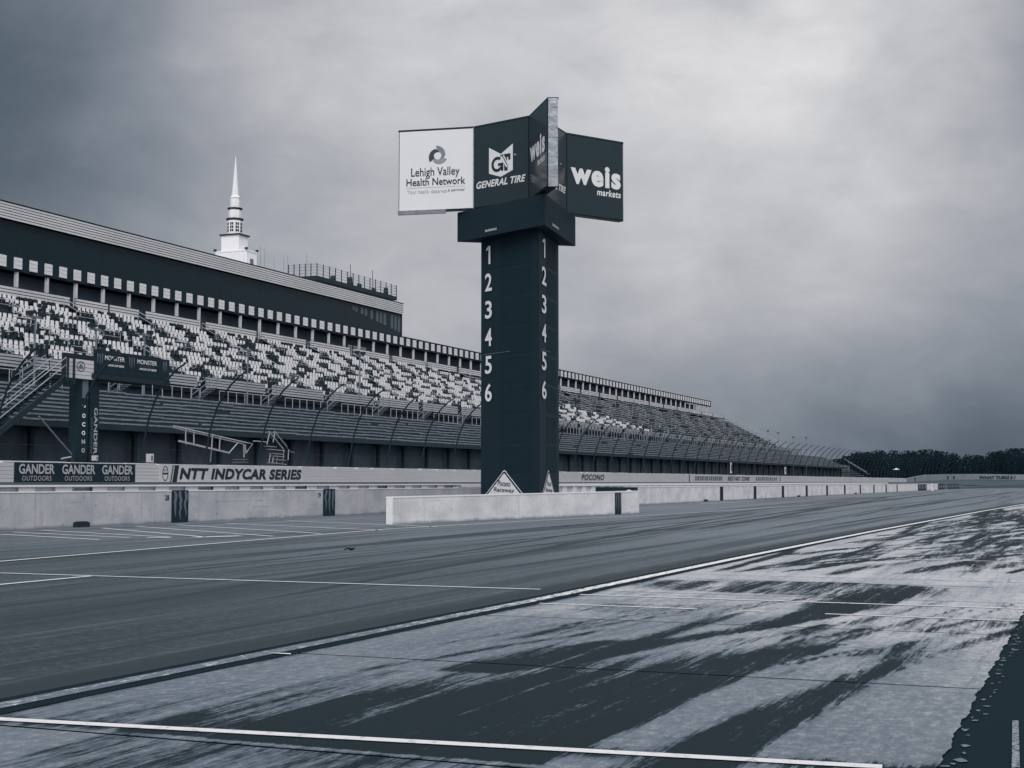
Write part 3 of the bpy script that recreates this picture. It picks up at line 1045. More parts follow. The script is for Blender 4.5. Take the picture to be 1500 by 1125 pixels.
def swirl(ang, m):
    c = (.522 * wl, ZB + .672 * hB)
    rot = lambda x, y: (c[0] + (x * math.cos(ang) - y * math.sin(ang)), c[1] + (x * math.sin(ang) + y * math.cos(ang)))
    polys = []
    n = 10
    inn, out = [], []
    for i in range(n + 1):
        t = i / n
        a_ = R(200 - 150 * t)
        ro, ri = .26 + .16 * (1 - t) ** 1.1, .145 + .03 * (1 - t)
        if t > .7:
            ro = ri + (ro - ri) * (1 - (t - .7) / .3 * .95)
        out.append(rot(ro * math.cos(a_), ro * math.sin(a_)))
        inn.append(rot(ri * math.cos(a_), ri * math.sin(a_)))
    for i in range(n):
        polys.append([inn[i], inn[i + 1], out[i + 1], out[i]])
    f_.shapes(polys, m, ob, 'emblem_blade', 1.5)
swirl(R(18), mat('slate_ink', .07, .6, .05, 4))
swirl(R(-100), mat('mid_grey_ink', .26, .6, .05, 4))
swirl(R(138), mat('light_grey_ink', .34, .6, .05, 4))
# dark board with shield
def shield_board(a, b, dx=0.0):
    ob, f_, wl = wing(a, b, 'board')
    s = lambda x, z: ((x + dx) * wl, ZB + z * hB)
    x0, x1 = .285, .715
    sh = f_.shape([s(x0, .395), s(.50, .335), s(x1, .395), s(x1, .710), s(.50, .610), s(x0, .710)], 'white', ob, 'shield', 1)
    f_.shapes(ring((.435 + dx) * wl, ZB + .492 * hB, .105 * wl, .092 * hB, .042 * wl, 50, 330, 20), 'ink', sh, 'shield_letter', 2)
    f_.shapes([[s(.45, .470), s(.545, .470), s(.545, .502), s(.45, .502)], [s(.505, .405), s(.545, .405), s(.545, .499), s(.505, .499)],
               [s(.49, .560), s(.675, .560), s(.675, .600), s(.49, .600)], [s(.635, .525), s(.675, .525), s(.675, .558), s(.635, .558)],
               [s(.565, .400), s(.625, .400), s(.610, .557), s(.550, .557)]], 'ink', sh, 'shield_letter', 2)
    f_.shapes([[s(.495, .575), s(.515, .59), s(.62, .45), s(.60, .435)], [s(.54, .585), s(.555, .595), s(.640, .475), s(.625, .465)]], 'white', sh, 'shield_stripe', 3)
    f_.text('TM', .735 * wl, .775 * wl, ZB + .565 * hB, ZB + .580 * hB, 'white', ob, bold=.02)
    f_.text('GENERAL TIRE', .055 * wl, .945 * wl, ZB + .232 * hB, ZB + .318 * hB, 'white', ob, bold=.03, shear=.28, spacing=1.05)
    return ob
ob = shield_board(Bw, Cw)
ob['label'] = 'dark board with a white shield'
ob = shield_board(Cq, Fw, -.10)
ob['label'] = 'dark board mostly hidden behind the projecting wing'
def grocer_board(a, b, x0, x1, z0, z1):
    ob, f_, wl = wing(a, b, 'board')
    f_.text('weis', x0 * wl, x1 * wl, ZB + z0 * hB, ZB + z1 * hB, 'white', ob, bold=.042, spacing=1.12)
    f_.text('markets', (x0 + (x1 - x0) * .52) * wl, x1 * wl, ZB + (z0 - .105) * hB, ZB + (z0 - .02) * hB, 'white', ob, bold=.025, shear=.12, spacing=1.08)
    return ob
grocer_board(Cw, Dw, .10, .90, .42, .66)
grocer_board(Fw, Ew, .07, .945, .385, .655)
d = (Dp - Dw) / np.linalg.norm(Dp - Dw)
nn = np.array([d[1], -d[0]])
mb = MB()
rr = random.Random(3)
nseg = 9
for i in range(nseg):
    z0, z1 = ZB + hB * i / nseg, ZB + hB * (i + 1) / nseg - .004
    o_ = .05 + rr.uniform(-.012, .012)
    mb.prism([Dw + nn * o_, Dp + nn * (o_ + rr.uniform(-.01, .01)), Dp + nn * .002, Dw + nn * .002], z0, z1)
mb.build('wing_edge', 'alu', tower)
MB().prism([Ew + np.array([.02, -.013]) + .003, Ew + np.array([.05, -.03]), Eq + np.array([.05, -.03]), Eq + np.array([.02, -.013])], ZB, ZT).build('wing_edge', 'offwhite', tower)

# ================================================================== OUTER WALL with tube barrier
OY = 52.5
ow = thing('track_wall', 'long pale barrier of stacked tubes on the outside of the track, with sponsor banners', 'wall', (100, OY, 1.16))
segx = [40, 52.0] + [at_y(u, 690, OY)[0] for u in (20, 198, 248, 443)] + [101.5, 113.7, 125.9, 138, 150, 162, 174, 186, 198, 210, 222, 234, 246, 258, 270, 282, 294, 306, 318, 330, 352, 374, 396, 418, 440]
for i in range(len(segx) - 1):
    a, b = segx[i], segx[i + 1]
    for k_ in range(5):
        z0 = 1.19 + .205 * k_
        MB().box(a + .01, b - .01, OY, OY + .2, z0, z0 + .192).build('barrier_tube', 'safer', ow)
MB().box(40, 440, OY + .21, OY + .8, 1.0, 2.26).build('concrete_core', 'wall2', ow)
mb = MB()
rr = random.Random(2)
x = 40
while x < 440:
    ln = rr.uniform(1.5, 5)
    mb.box(x, min(x + ln, 440), OY + .15, OY + .82, 2.262, 2.285 + rr.uniform(0, .03))
    x += ln + rr.uniform(.05, .6)
mb.build('wall_cap', 'offwhite', ow)
MB().box(40, 440, OY - .30, OY - .003, 1.12, 1.172).build('foot_kerb', 'midsteel', ow)
fo = Face((0, OY - .03, 0), (1, 0, 0), lift=.012)
X0, X1 = at_y(20.5, 690, OY)[0], at_y(197.5, 690, OY)[0]
bn = MB().box(X0, X1, OY - .03, OY - .004, 1.19, 2.24).build('banner', 'black', ow)
bn['label'] = 'dark banner with a shop name written three times'
for (ua, ub, oa, obx) in [(26.5, 79, 31.5, 74.5), (90, 138.5, 94, 134), (148.5, 193.5, 152.5, 189)]:
    xx = [at_y(u, 690, OY)[0] for u in (ua, ub, oa, obx)]
    fo.text('GANDER', xx[0], xx[1], 1.63, 2.16, 'paleink', bn, bold=.025)
    fo.text('OUTDOORS', xx[2], xx[3], 1.27, 1.53, 'paleink', bn, bold=.0, spacing=1.15)
X0, X1 = at_y(233, 690, OY)[0], at_y(443, 690, OY)[0]
bn = MB().box(X0, X1, OY - .03, OY - .004, 1.195, 2.235).build('banner', 'dull', ow)
bn['label'] = 'pale banner with slanted dark capitals and an oval emblem'
xx = [at_y(u, 690, OY)[0] for u in (262, 441)]
fo.text('NTT INDYCAR SERIES', xx[0], xx[1], 1.36, 2.08, 'ink', bn, bold=.045, shear=.18, spacing=1.06)
def slantbar(ua, ub):
    a, b = at_y(ua, 690, OY)[0], at_y(ub, 690, OY)[0]
    return [(a - .12, 1.2), (b - .12, 1.2), (b + .12, 2.23), (a + .12, 2.23)]
fo.shapes([slantbar(250.5, 252), slantbar(253.5, 260)], 'ink', bn, 'slanted_bar')
cx = at_y(241.5, 690, OY)[0]
fo.shapes(ring(cx, 1.72, .30, .46, .05), 'ink', bn, 'oval_emblem')
fo.shapes([[(cx - .25, 1.66), (cx + .25, 1.66), (cx + .25, 1.76), (cx - .25, 1.76)]], 'ink', bn, 'oval_emblem')
fo.text('NTT', cx - .2, cx + .2, 1.84, 1.98, 'ink', bn)
xx = [at_y(u, 699, OY)[0] for u in (851.5, 884.5)]
fo.text('POCONO', xx[0], xx[1], 1.42, 2.05, 'ink', ow, bold=.015, shear=.2, spacing=1.12)
xx = [at_y(u, 699, OY)[0] for u in (1066, 1098)]
fo.text('RESTART ZONE', xx[0], xx[1], 1.42, 2.05, 'ink', ow, bold=.012, shear=.2, spacing=1.12)
for (ua, ub, n2) in ((1019, 1057, 13), (1108, 1137, 11)):
    a, b = at_y(ua, 700, OY)[0], at_y(ub, 700, OY)[0]
    for j in range(n2):
        c = a + (b - a) * j / (n2 - 1)
        wd = .55 if j % 2 else .22
        fo.shapes([[(c - wd, 1.42), (c + wd, 1.42), (c + wd, 2.05), (c - wd, 2.05)]], 'ink' if j % 2 == 0 else 'greyink', ow, 'zone_mark')
for u in (1009.5, 1142.5):
    c = at_y(u, 700, OY)[0]
    fo.shapes([[(c - .18, 1.19), (c + .18, 1.19), (c + .18, 2.24), (c - .18, 2.24)]], 'ink', ow, 'zone_edge')
# wall round the far turn
tw = thing('turn_wall', 'pale concrete wall curving round the far turn below the dark wood', 'wall', (560, 41, 2.5))
for i in range(len(TURN) - 1):
    a, b = np.array(TURN[i]), np.array(TURN[i + 1])
    d = (b - a)[:2]
    d /= np.linalg.norm(d)
    nn = np.array([d[1], -d[0]])
    if nn @ (np.array([440, -60]) - a[:2]) < 0:
        nn = -nn
    mb = MB().prism([a[:2], b[:2], b[:2] - nn * .6, a[:2] - nn * .6][::1], 0, 1)
    k_ = 4
    mb.v = [(p[0], p[1], (a[2] if q % k_ in (0, 3) else b[2]) + ((1.1 if i == 0 and q % k_ in (0, 3) else 2.1) if q >= k_ else -.5)) for q, p in enumerate(mb.v)]
    mb.build('wall_panel', 'farwall', tw)
def turn_point(u, v):
    """where the sight line of (u, v) meets the turn wall"""
    r = ray(u, v)
    for i in range(len(TURN) - 1):
        a, b = np.array(TURN[i][:2]), np.array(TURN[i + 1][:2])
        Mx = np.array([[r[0], -(b - a)[0]], [r[1], -(b - a)[1]]])
        s_, t_ = np.linalg.solve(Mx, a)
        if 0 <= t_ <= 1 and s_ > 0:
            return np.array([*(a + (b - a) * t_), TURN[i][2] + (TURN[i + 1][2] - TURN[i][2]) * t_]), (b - a) / np.linalg.norm(b - a)
p, d = turn_point(1434, 702)
q, d2 = turn_point(1487, 702)
dd = (q - p)[:2]
f_ = Face((*(p[:2]), 0), (dd[0], dd[1], 0), lift=.25)
f_.text('WHAT TURN 4 ?', 0, np.linalg.norm(dd), min(p[2], q[2]) + .35, min(p[2], q[2]) + 1.5, 'ink', tw, bold=.03, k=1.0)
for u in (1340, 1388, 1397):
    hit = turn_point(u, 702)
    if hit is None:
        continue
    p, d = hit
    f_ = Face((*(p[:2]), p[2]), (d[0], d[1], 0), lift=.15)
    f_.shapes([[(-.7, .3), (.7, .3), (.7, 1.4), (-.7, 1.4)]], 'ink', tw, 'gate_mark')

# ================================================================== CATCH FENCE: curved posts and cables
cf = thing('catch_fence', 'tall catch fence of dark posts curving over the track along the outer wall', 'fence', (100, OY + .5, 2.2))
PROFILE = [(0.0, 0.0), (-.16, 1.0), (-.36, 2.0), (-.60, 2.9), (-.95, 3.8), (-1.40, 4.55), (-1.95, 5.2), (-2.60, 5.75), (-3.15, 6.05)]
post = MB().tube([(0, dy, dz) for dy, dz in PROFILE], .075, 6, .055)
post.box(-.12, .12, -.12, .12, -.1, .05)
post_me = post.mesh('post', 'dark')
thin_me = MB().tube([(0, dy, dz) for dy, dz in PROFILE], .06, 5, .05).mesh('post', 'midsteel')
px_ = [51.8, 58.1, 64.4, 70.6]
x = 77.2
while x < 440:
    px_.append(x)
    x += 6.35
for x in px_:
    link('post', post_me, cf, (x, OY + .5, 2.2))
tw_path = []
for i in range(len(TURN) - 1):
    a, b = np.array(TURN[i]), np.array(TURN[i + 1])
    ln = np.linalg.norm((b - a)[:2])
    for k_ in range(int(ln // 6.4)):
        p = a + (b - a) * (k_ * 6.4 / ln)
        d = (b - a)[:2] / ln
        tw_path.append((p, math.atan2(d[1], d[0])))
for p, ang in tw_path:
    o = link('post', post_me, cf, (p[0], p[1] + .5, p[2] + 1.9))
    o.rotation_euler = (0, 0, ang)
mb = MB()
for dy, dz in PROFILE[1:]:
    mb.tube([(40, OY + .5 + dy, 2.2 + dz), (440, OY + .5 + dy, 2.2 + dz)], .006, 3)
mb.build('cable', 'dark', cf)

# ================================================================== GRANDSTAND
GX0, GX1 = 58.0, 338.0
gs = thing('grandstand', 'huge grandstand with white and dark seats, dark suites and a slatted pale roof edge', 'grandstand', (200, 80, 1.7))
def gpart(name, mb, m, **t):
    return mb.build(name, m, gs, **t)
# --- lower stand
LROWS, LY0, LZ0, LDY, LDZ = 9, 60.0, 5.10, .74, .325
LX1 = 378
mb = MB()
for r in range(LROWS):
    y, z = LY0 + LDY * r, LZ0 + LDZ * r
    mb.box(GX0, LX1, y, y + LDY, z - .46, z - .10)
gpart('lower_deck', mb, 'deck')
planks, stuff = [], MB()
rr = random.Random(21)
for r in range(LROWS):
    y, z = LY0 + LDY * r, LZ0 + LDZ * r
    x = GX0 + rr.uniform(0, 2)
    while x < LX1 - 2:
        ln = rr.choice([1.7, 2.2, 2.6, 3.1])
        gap = rr.choice([.12, .16, .3])
        dz = rr.uniform(-.03, .03)
        if (x - 77.3) % 10.3 < .8 and rr.random() < .6:
            x += .5
            continue
        if rr.random() > .02:
            planks.append((x, ln, y, z + dz))
        x += ln + gap
planks.sort(key=lambda p: (p[0] < 66, p[0]))
by_len = {}
for ln in (1.7, 2.2, 2.6, 3.1):
    b = MB()
    b.box(0, ln, -.02, .27, -.065, .045)
    by_len[ln] = b.mesh('bench_plank', 'plank')
for i, (x, ln, y, z) in enumerate(planks):
    if i < 300:
        link('bench_plank', by_len[ln], gs, (x, y, z))
    else:
        stuff.box(x, x + ln, y - .02, y + .27, z - .065, z + .045)
gpart('bench_row', stuff, 'plank', kind='stuff')
# underneath: back wall, pillars
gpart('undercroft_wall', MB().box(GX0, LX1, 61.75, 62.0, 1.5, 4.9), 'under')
pil = MB()
pil.box(-.16, .16, -.15, .15, -3.2, -.9).prism([(-.22, -.2), (.22, -.2), (.22, .2), (-.22, .2)], -.9, -.55).box(-.42, .42, -.26, .26, -.55, -.43)
pil_me = pil.mesh('pillar', 'deck')
x = 60.2
while x < LX1:
    link('pillar', pil_me, gs, (x, 61.2, LZ0))
    x += 5.15
# --- walkway between the stands, its railing
WZ = LZ0 + LDZ * LROWS - .35
gpart('walkway', MB().box(GX0, LX1, LY0 + LDY * LROWS, 69.2, WZ - .15, WZ), 'deck')
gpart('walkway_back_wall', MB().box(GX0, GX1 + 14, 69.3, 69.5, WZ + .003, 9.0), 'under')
ry = LY0 + LDY * LROWS + .1
bay = MB()
for i in range(7):
    bay.tube([(1.26 * i, 0, 0), (1.26 * i, 0, 1.02)], .035, 4)
for z in (.12, 1.02):
    bay.tube([(0, 0, z), (7.56, 0, z)], .03, 4)
bay_me = bay.mesh('walkway_railing', 'steel')
x = 78.7 - 10.3 * 2
while x < LX1 - 8:
    link('walkway_railing', bay_me, gs, (x, ry, WZ))
    x += 10.3
# --- upper stand: deck steps, seats, aisles
UROWS, UY0, UZ0, UDY, UDZ = 15, 68.6, 9.20, .915, .462
mb = MB()
for r in range(UROWS):
    y, z = UY0 + UDY * r, UZ0 + UDZ * r
    mb.box(GX0, GX1, y, y + UDY, z - .62, z - .02)
mb.prism([(GX1, UY0), (GX1 + .3, UY0), (GX1 + .3, 82.5), (GX1, 82.5)], 8.9, 9.0)
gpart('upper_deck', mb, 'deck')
def aisle(x):
    return (x - 77.0) % 10.3 < 1.9 or (x - 82.4) % 10.3 < .7
seat = MB()
seat.box(-.20, .20, -.20, .18, .36, .405)
seat.prism([(-.17, .19), (.17, .19), (.17, .235), (-.17, .235)], .53, .78)
seat.prism([(-.17, .19), (.17, .19), (.17, .235), (-.17, .235)], .782, .84)
for q in (-1, -2, -3, -4):
    p = seat.v[q]
    seat.v[q] = (p[0] * .68, p[1], p[2])
seat.box(-.17, -.13, .19, .23, .406, .529)
seat.box(.13, .17, .19, .23, .406, .529)
seat.box(-.03, .03, -.05, .05, 0, .359)
SEATW, SEATD = seat.mesh('seat', 'seat_white'), seat.mesh('seat', 'seat_dark')
sv, sf = np.array(seat.v), seat.f
def in_frame(x, y, z):
    d = np.array([x, y, z - EYE])
    dep = d @ _fw
    return abs(d @ _rt / dep) * FPX < 760
rr = random.Random(8)
allseats, bench2 = [], MB()
bench_edge = MB()
for r in range(UROWS):
    y, z = UY0 + UDY * r + .42, UZ0 + UDZ * r
    xlim = 234 - 3.6 * r - 2.0 * max(0, r - 9)
    x = GX0 + .2
    nextflip, white = x + rr.uniform(2, 5), True
    run = 0
    ph = rr.uniform(-1.1, 1.1)
    x += rr.uniform(0, .5)
    while x < GX1 - .4:
        if aisle(x):
            x += .25
            continue
        if x < xlim:
            q = (x - 77.0 - .10 * r + ph) % 5.15
            dark = q > 3.85 + .75 * math.sin(r * 2.3 + x * .31) or q < .45
            q2 = (x * .8 + r * 3.1) % 11.0
            dark = dark or q2 > 9.9
            if rr.random() < .015:
                dark = not dark
            allseats.append((x, y, z, dark))
            x += .56
        else:
            ln = min(3.0, GX1 - .4 - x)
            if rr.random() > .12:
                bench2.box(x, x + ln, y - .15, y + .15, z + .38, z + .43)
                bench_edge.box(x, x + ln, y - .18, y - .152, z + .36, z + .44)
            x += ln + .25
gpart('upper_bench_row', bench2, 'plank', kind='stuff')
gpart('bench_edge_row', bench_edge, 'steel', kind='stuff')
order = sorted(range(len(allseats)), key=lambda i: (not in_frame(*allseats[i][:3]) or (allseats[i][0] < 77 and allseats[i][2] < 9.6), allseats[i][0] ** 2 + allseats[i][1] ** 2))
chosen = set(order[:300])
for i in order[:300]:
    x, y, z, dk = allseats[i]
    link('seat', SEATD if dk else SEATW, gs, (x, y, z))
def bulk(sel, m, name):
    pts = np.array([s_[:3] for s_ in sel])
    k_ = len(sv)
    V = (pts[:, None, :] + sv[None]).reshape(-1, 3)
    F = [tuple(i + n0 * k_ for i in f) for n0 in range(len(pts)) for f in sf]
    mb = MB()
    mb.v, mb.f = [tuple(p) for p in V], F
    gpart(name, mb, m, kind='stuff')
bulk([s_ for i, s_ in enumerate(allseats) if i not in chosen and not s_[3]], 'seat_white', 'white_seat_mass')
bulk([s_ for i, s_ in enumerate(allseats) if i not in chosen and s_[3]], 'seat_dark', 'dark_seat_mass')
# aisle handrails: short loops going up each aisle
loop = MB()
loop.tube([(0, 0, 0), (0, 0, .95), (0, 1.75, 1.85), (0, 1.75, .85)], .032, 4)
loop.tube([(0, .02, .55), (0, 1.73, 1.45)], .026, 4)
loop_me = loop.mesh('aisle_handrail', 'steel')
k_ = 0
while 77.3 + 10.3 * (k_ - 1) < GX1 - 3:
    xa = 77.3 + 10.3 * (k_ - 1) + .6
    k_ += 1
    for r in (1, 5, 9, 13):
        link('aisle_handrail', loop_me, gs, (xa, UY0 + UDY * r, UZ0 + UDZ * r))
# crossing rails along the rows at the aisles' heads
rail2 = MB()
rail2.tube([(0, 0, 0), (0, 0, .9), (2.6, 0, .9), (2.6, 0, 0)], .03, 4)
rail2.tube([(0, 0, .5), (2.6, 0, .5)], .025, 4)
rail2_me = rail2.mesh('row_handrail', 'steel')
k_ = 0
while 72 + 10.3 * k_ < 250:
    for (r, dx) in ((3, 4.2), (8, 3.0), (12, 4.4)):
        link('row_handrail', rail2_me, gs, (72 + 10.3 * k_ + dx, UY0 + UDY * r + .08, UZ0 + UDZ * r + .0))
    k_ += 1
# --- slatted fascias: ribbed panels in real steps
def slat_panel(name, x0, x1, y, z0, z1, ribs, m, depth=.05, parent=gs, lean=0.0):
    mb = MB()
    h = (z1 - z0) / ribs
    for i in range(ribs):
        a, b = z0 + h * i, z0 + h * (i + 1) - .07
        mb.box(x0, x1, y - depth, y, a, b)
    ob = mb.build(name, m, parent)
    MB().box(x0 + .01, x1 - .01, y + .001, y + .06, z0, z1).build('backing', 'deck', ob)
    return ob
k_ = -2
while 77.3 + 10.3 * k_ < GX1 - 4:
    a, b = 77.3 + 10.3 * k_ + 1.2, 77.3 + 10.3 * (k_ + 1)
    k_ += 1
    dip = max(0, min(1, (a - 150) / 80)) * .45
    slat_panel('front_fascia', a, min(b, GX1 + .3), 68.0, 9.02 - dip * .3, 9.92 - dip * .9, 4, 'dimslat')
k_ = -3
cuts = [62, 71, 80.5, 90.0, 99.6, 100.9, 104.75, 105.05, 109.3, 110.4, 119.2]
segs = [(62, 70.6), (71.4, 80.2), (81.0, 89.2), (90.0, 99.5), (100.3, 104.7), (105.0, 109.2), (110.3, 119.0)]
x = 120.1
while x < GX1 - 3:
    segs.append((x, min(x + 9.3, GX1)))
    x += 10.3
for a, b in segs:
    slat_panel('back_fascia', a, b, 82.5, 16.55, 17.32, 3, 'slat')
# vomitory gaps: dark upright railings behind the back panels
gap = MB()
for t in (0, .45, .9):
    gap.tube([(.1 + t * .8, 0, 15.9), (.1 + t * .8, 0, 17.3)], .03, 4)
gap.tube([(.05, 0, 17.28), (1.0, 0, 16.7)], .03, 4)
gap_me = gap.mesh('gap_railing', 'dark')
for a, b in segs:
    link('gap_railing', gap_me, gs, (b, 82.6, 0))
# --- suite level
gpart('suite_floor', MB().box(GX0, GX1, 82.6, 92, 16.3, 16.5), 'deck')
gpart('suite_back_wall', MB().box(GX0, GX1 - 9, 87.6, 87.9, 16.503, 19.415), 'under')
gpart('suite_band', MB().box(GX0, GX1, 86.1, 86.5, 19.42, 20.78), 'black')
gpart('suite_roof', MB().box(GX0, GX1, 86.502, 100, 20.5, 20.75), 'dark')
gpart('roof_flashing', MB().box(171.4, GX1, 86.0, 86.5, 20.783, 20.84), 'steel')
sq = MB()
for i in range(3):
    sq.box(-.47, .47, -.06, 0, .335 * i, .335 * i + .30)
sq.box(-.46, .46, .001, .05, 0, .97)
sq_me = sq.mesh('name_board', 'seat_white')
pst = MB()
pst.box(-.12, .12, -.12, .12, 0, 2.9)
pst.box(-.26, -.20, -.05, .05, 0, 2.9)
pst_me = pst.mesh('suite_post', 'slat')
x = 97.0 - 1.945 * 20
i = 0
while x < GX1 - .5:
    if x > GX0:
        link('name_board', sq_me, gs, (x, 86.04, 19.63))
        if i % 2 == 0:
            link('suite_post', pst_me, gs, (x + .15, 86.3, 16.5))
    x += 1.945
    i += 1
for (ua, ub) in ((510, 516), (518, 536.5)):
    xa, xb = at_y(ua, 505, 87.3)[0], at_y(ub, 505, 87.3)[0]
    gpart('pale_panel', MB().box(xa, xb, 87.3, 87.4, 17.2, 18.6), 'dull')
# --- upper building: dark glass, pale slatted roof edge
UB1 = 171.2
gpart('upper_body', MB().box(GX0, UB1, 86.35, 108, 20.785, 23.75), 'black')
pane = MB()
pane.box(.012, 3.888, -.03, 0, 0, 2.9)
pane_me = pane.mesh('window_pane', 'glass')
x = UB1 - 3.9
while x > GX0:
    link('window_pane', pane_me, gs, (x, 86.34, 20.83))
    x -= 3.9
for j in range(13):
    xb = UB1 - .25 - j * 1.05 - (.5 if j % 4 == 3 else 0)
    hgt = 2.1 - .13 * j
    if hgt > .3 and j % 5 != 3:
        gpart('pane_reflection', MB().box(xb - .72, xb, 86.285, 86.30, 23.45 - hgt, 23.45), 'pane_glare')  # grey slabs stand in for light reflected in the end panes
mb_end = MB().box(UB1, UB1 + .12, 86.2, 108, 20.785, 25.1)
gpart('end_wall', mb_end, 'dark')
x = GX0
while x < UB1 - .1:
    b = min(x + 14.15, UB1 + .1)
    slat_panel('roof_fascia', x + .01, b - .01, 86.0, 23.78, 25.22, 6, 'roofslat', .06)
    x += 14.15
gpart('roof_edge', MB().box(GX0, UB1 + .1, 85.9, 86.1, 25.225, 25.28), 'dark')
gpart('roof', MB().box(GX0, UB1, 86.1, 110, 25.0, 25.2), 'dull')
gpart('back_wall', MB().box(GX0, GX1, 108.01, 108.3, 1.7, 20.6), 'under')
gpart('roof_bracket', MB().box(70, 74.5, 87, 87.5, 25.28, 25.6).box(106, 108.5, 87, 87.5, 25.28, 25.6).box(116, 118, 87, 87.5, 25.28, 25.5), 'dark')
# --- spotters' deck on the roof
DX0 = at_y(459, 404, 87.5)[0]
DYB = float(np.clip(ray(422, 397)[1] / ray(422, 397)[0] * DX0, 89, 106))      # how far back the deck's left side runs
sd = gpart('spotter_deck', MB().box(DX0, UB1 + .1, 87.0, DYB, 25.75, 26.25), 'dark')
rp = MB().box(-.045, .045, -.04, .04, 0, 1.55).mesh('rail_post', 'dark')
x = DX0 + .1
rail = MB()
while x < UB1 + .2:
    link('rail_post', rp, sd, (x, 87.05, 26.25))
    x += 1.52
for z in (.35, .75, 1.1, 1.42):
    rail.tube([(DX0, 87.05, 26.25 + z), (UB1 + .1, 87.05, 26.25 + z)], .022, 4)
    rail.tube([(DX0, 87.05, 26.25 + z), (DX0, DYB, 26.25 + z)], .022, 4)
    rail.tube([(UB1 + .1, 87.05, 26.25 + z), (UB1 + .1, 93, 26.25 + z)], .022, 4)
rail.build('deck_rail', 'midsteel', sd)
for i in range(1, 6):
    link('rail_post', rp, sd, (DX0, 87.05 + (DYB - 87.1) * i / 5, 26.25))
eq = MB()
for (dx, h) in ((6, .8), (10.5, 1.2), (13, .7), (17, .6), (20.5, 1.1)):
    eq.frustum((DX0 + dx, 88.2), .38, .30, 26.3, 26.3 + h, 8)
eq.build('deck_equipment', 'dark', sd)
# right-hand end: sloping side rail
sr = MB()
for t in np.linspace(0, 1, 15):
    y, z = 68.2 + (83 - 68.2) * t, 9.4 + (17.4 - 9.4) * t
    sr.tube([(GX1 + .2, y, z - .6), (GX1 + .2, y, z + .6)], .05, 4)
for dz in (.1, .6):
    sr.tube([(GX1 + .2, 68.2, 9.4 + dz), (GX1 + .2, 83, 17.4 + dz)], .06, 4)
gpart('end_railing', sr, 'steel')
# picket railing below the front fascia, right-hand half
pk = MB()
x = 172
while x < 352:
    pk.box(x - .05, x + .05, 66.95, 67.05, WZ, 9.15)
    x += 1.45
gpart('picket_row', pk, 'dark', kind='stuff')
# stairs from the upper stand's gaps to the walkway
st = MB()
for (y0,) in ((67.2,), (66.5,)):
    for dz in (.55, 1.0):
        st.tube([(0, y0, 9.0 - .1 + dz), (-2.6, y0 - .1, WZ + dz - .05)], .035, 4)
    st.tube([(0, y0, 8.9), (0, y0, 9.95)], .035, 4)
    st.tube([(-2.6, y0 - .1, WZ), (-2.6, y0 - .1, WZ + .95)], .035, 4)
for i in range(8):
    t = i / 8
    st.box(-2.6 * t - .34, -2.6 * t, 66.45, 67.2, 8.9 - (8.9 - WZ) * t - .05, 8.9 - (8.9 - WZ) * t)
st_me = st.mesh('gap_stair', 'midsteel')
k_ = -2
while 77.3 + 10.3 * k_ < 330:
    link('gap_stair', st_me, gs, (77.3 + 10.3 * k_ + .6, 0, 0))
    k_ += 1
# loudspeaker poles in front of the walkway
def pole(u, v0, v1, y, label, lamp=True):
    p, q = at_y(u, v0, y), at_y(u, v1, y)
    t = thing('speaker_pole', label, 'pole', (p[0], y, q[2]), 'slim poles on the grandstand')
    MB().tube([(p[0], y, q[2]), (p[0], y, p[2])], .09, 6, .06).build('shaft', 'midsteel', t)
    if lamp:
        MB().box(p[0] - .75, p[0] + .75, y - .08, y + .08, p[2] - .1, p[2] + .06).build('crossarm', 'midsteel', t)
        MB().box(p[0] - .75, p[0] - .45, y - .25, y + .2, p[2] + .061, p[2] + .35).build('speaker', 'dark', t)
        MB().box(p[0] + .45, p[0] + .75, y - .25, y + .2, p[2] + .061, p[2] + .35).build('speaker', 'dark', t)
pole(52, 464, 588, 66.2, 'slim grey pole rising in front of the seats, left of the stair flight')
pole(141, 482, 529, 67.2, 'slim pole seen above the left end of the dark banner box')
pole(212, 490, 590, 66.2, 'slim pole rising above the right half of the dark banner box')
pole(363, 512, 604, 66.2, 'slim grey pole with crossarm, between two curved fence posts right of the banner box')
pole(527, 520, 585, 66.2, 'slim pole rising before the seats left of the black tower, below the deck end')
# trackside masts at the far end
for i, (u, v, lb) in enumerate([(1125, 632, 'slim dark mast leaning over the near part of the far stand end'), (1140, 635, 'slim dark mast with flat head second from the stand end'),
                    (1162, 641, 'stout dark mast among the last curved fence posts'), (1181, 642, 'slim dark mast farthest right above the fence posts')]):
    y = 62 - i
    p = at_y(u, v, y)
    t = thing('lamp_mast', lb, 'mast', (p[0], y, 2), 'masts beyond the grandstand')
    MB().tube([(p[0], y, 2), (p[0], y, p[2])], .04, 5, .035).build('shaft', 'midsteel', t)
    MB().box(p[0] - .25, p[0] + .25, y - .2, y + .2, p[2], p[2] + .2).build('head', 'dark', t)

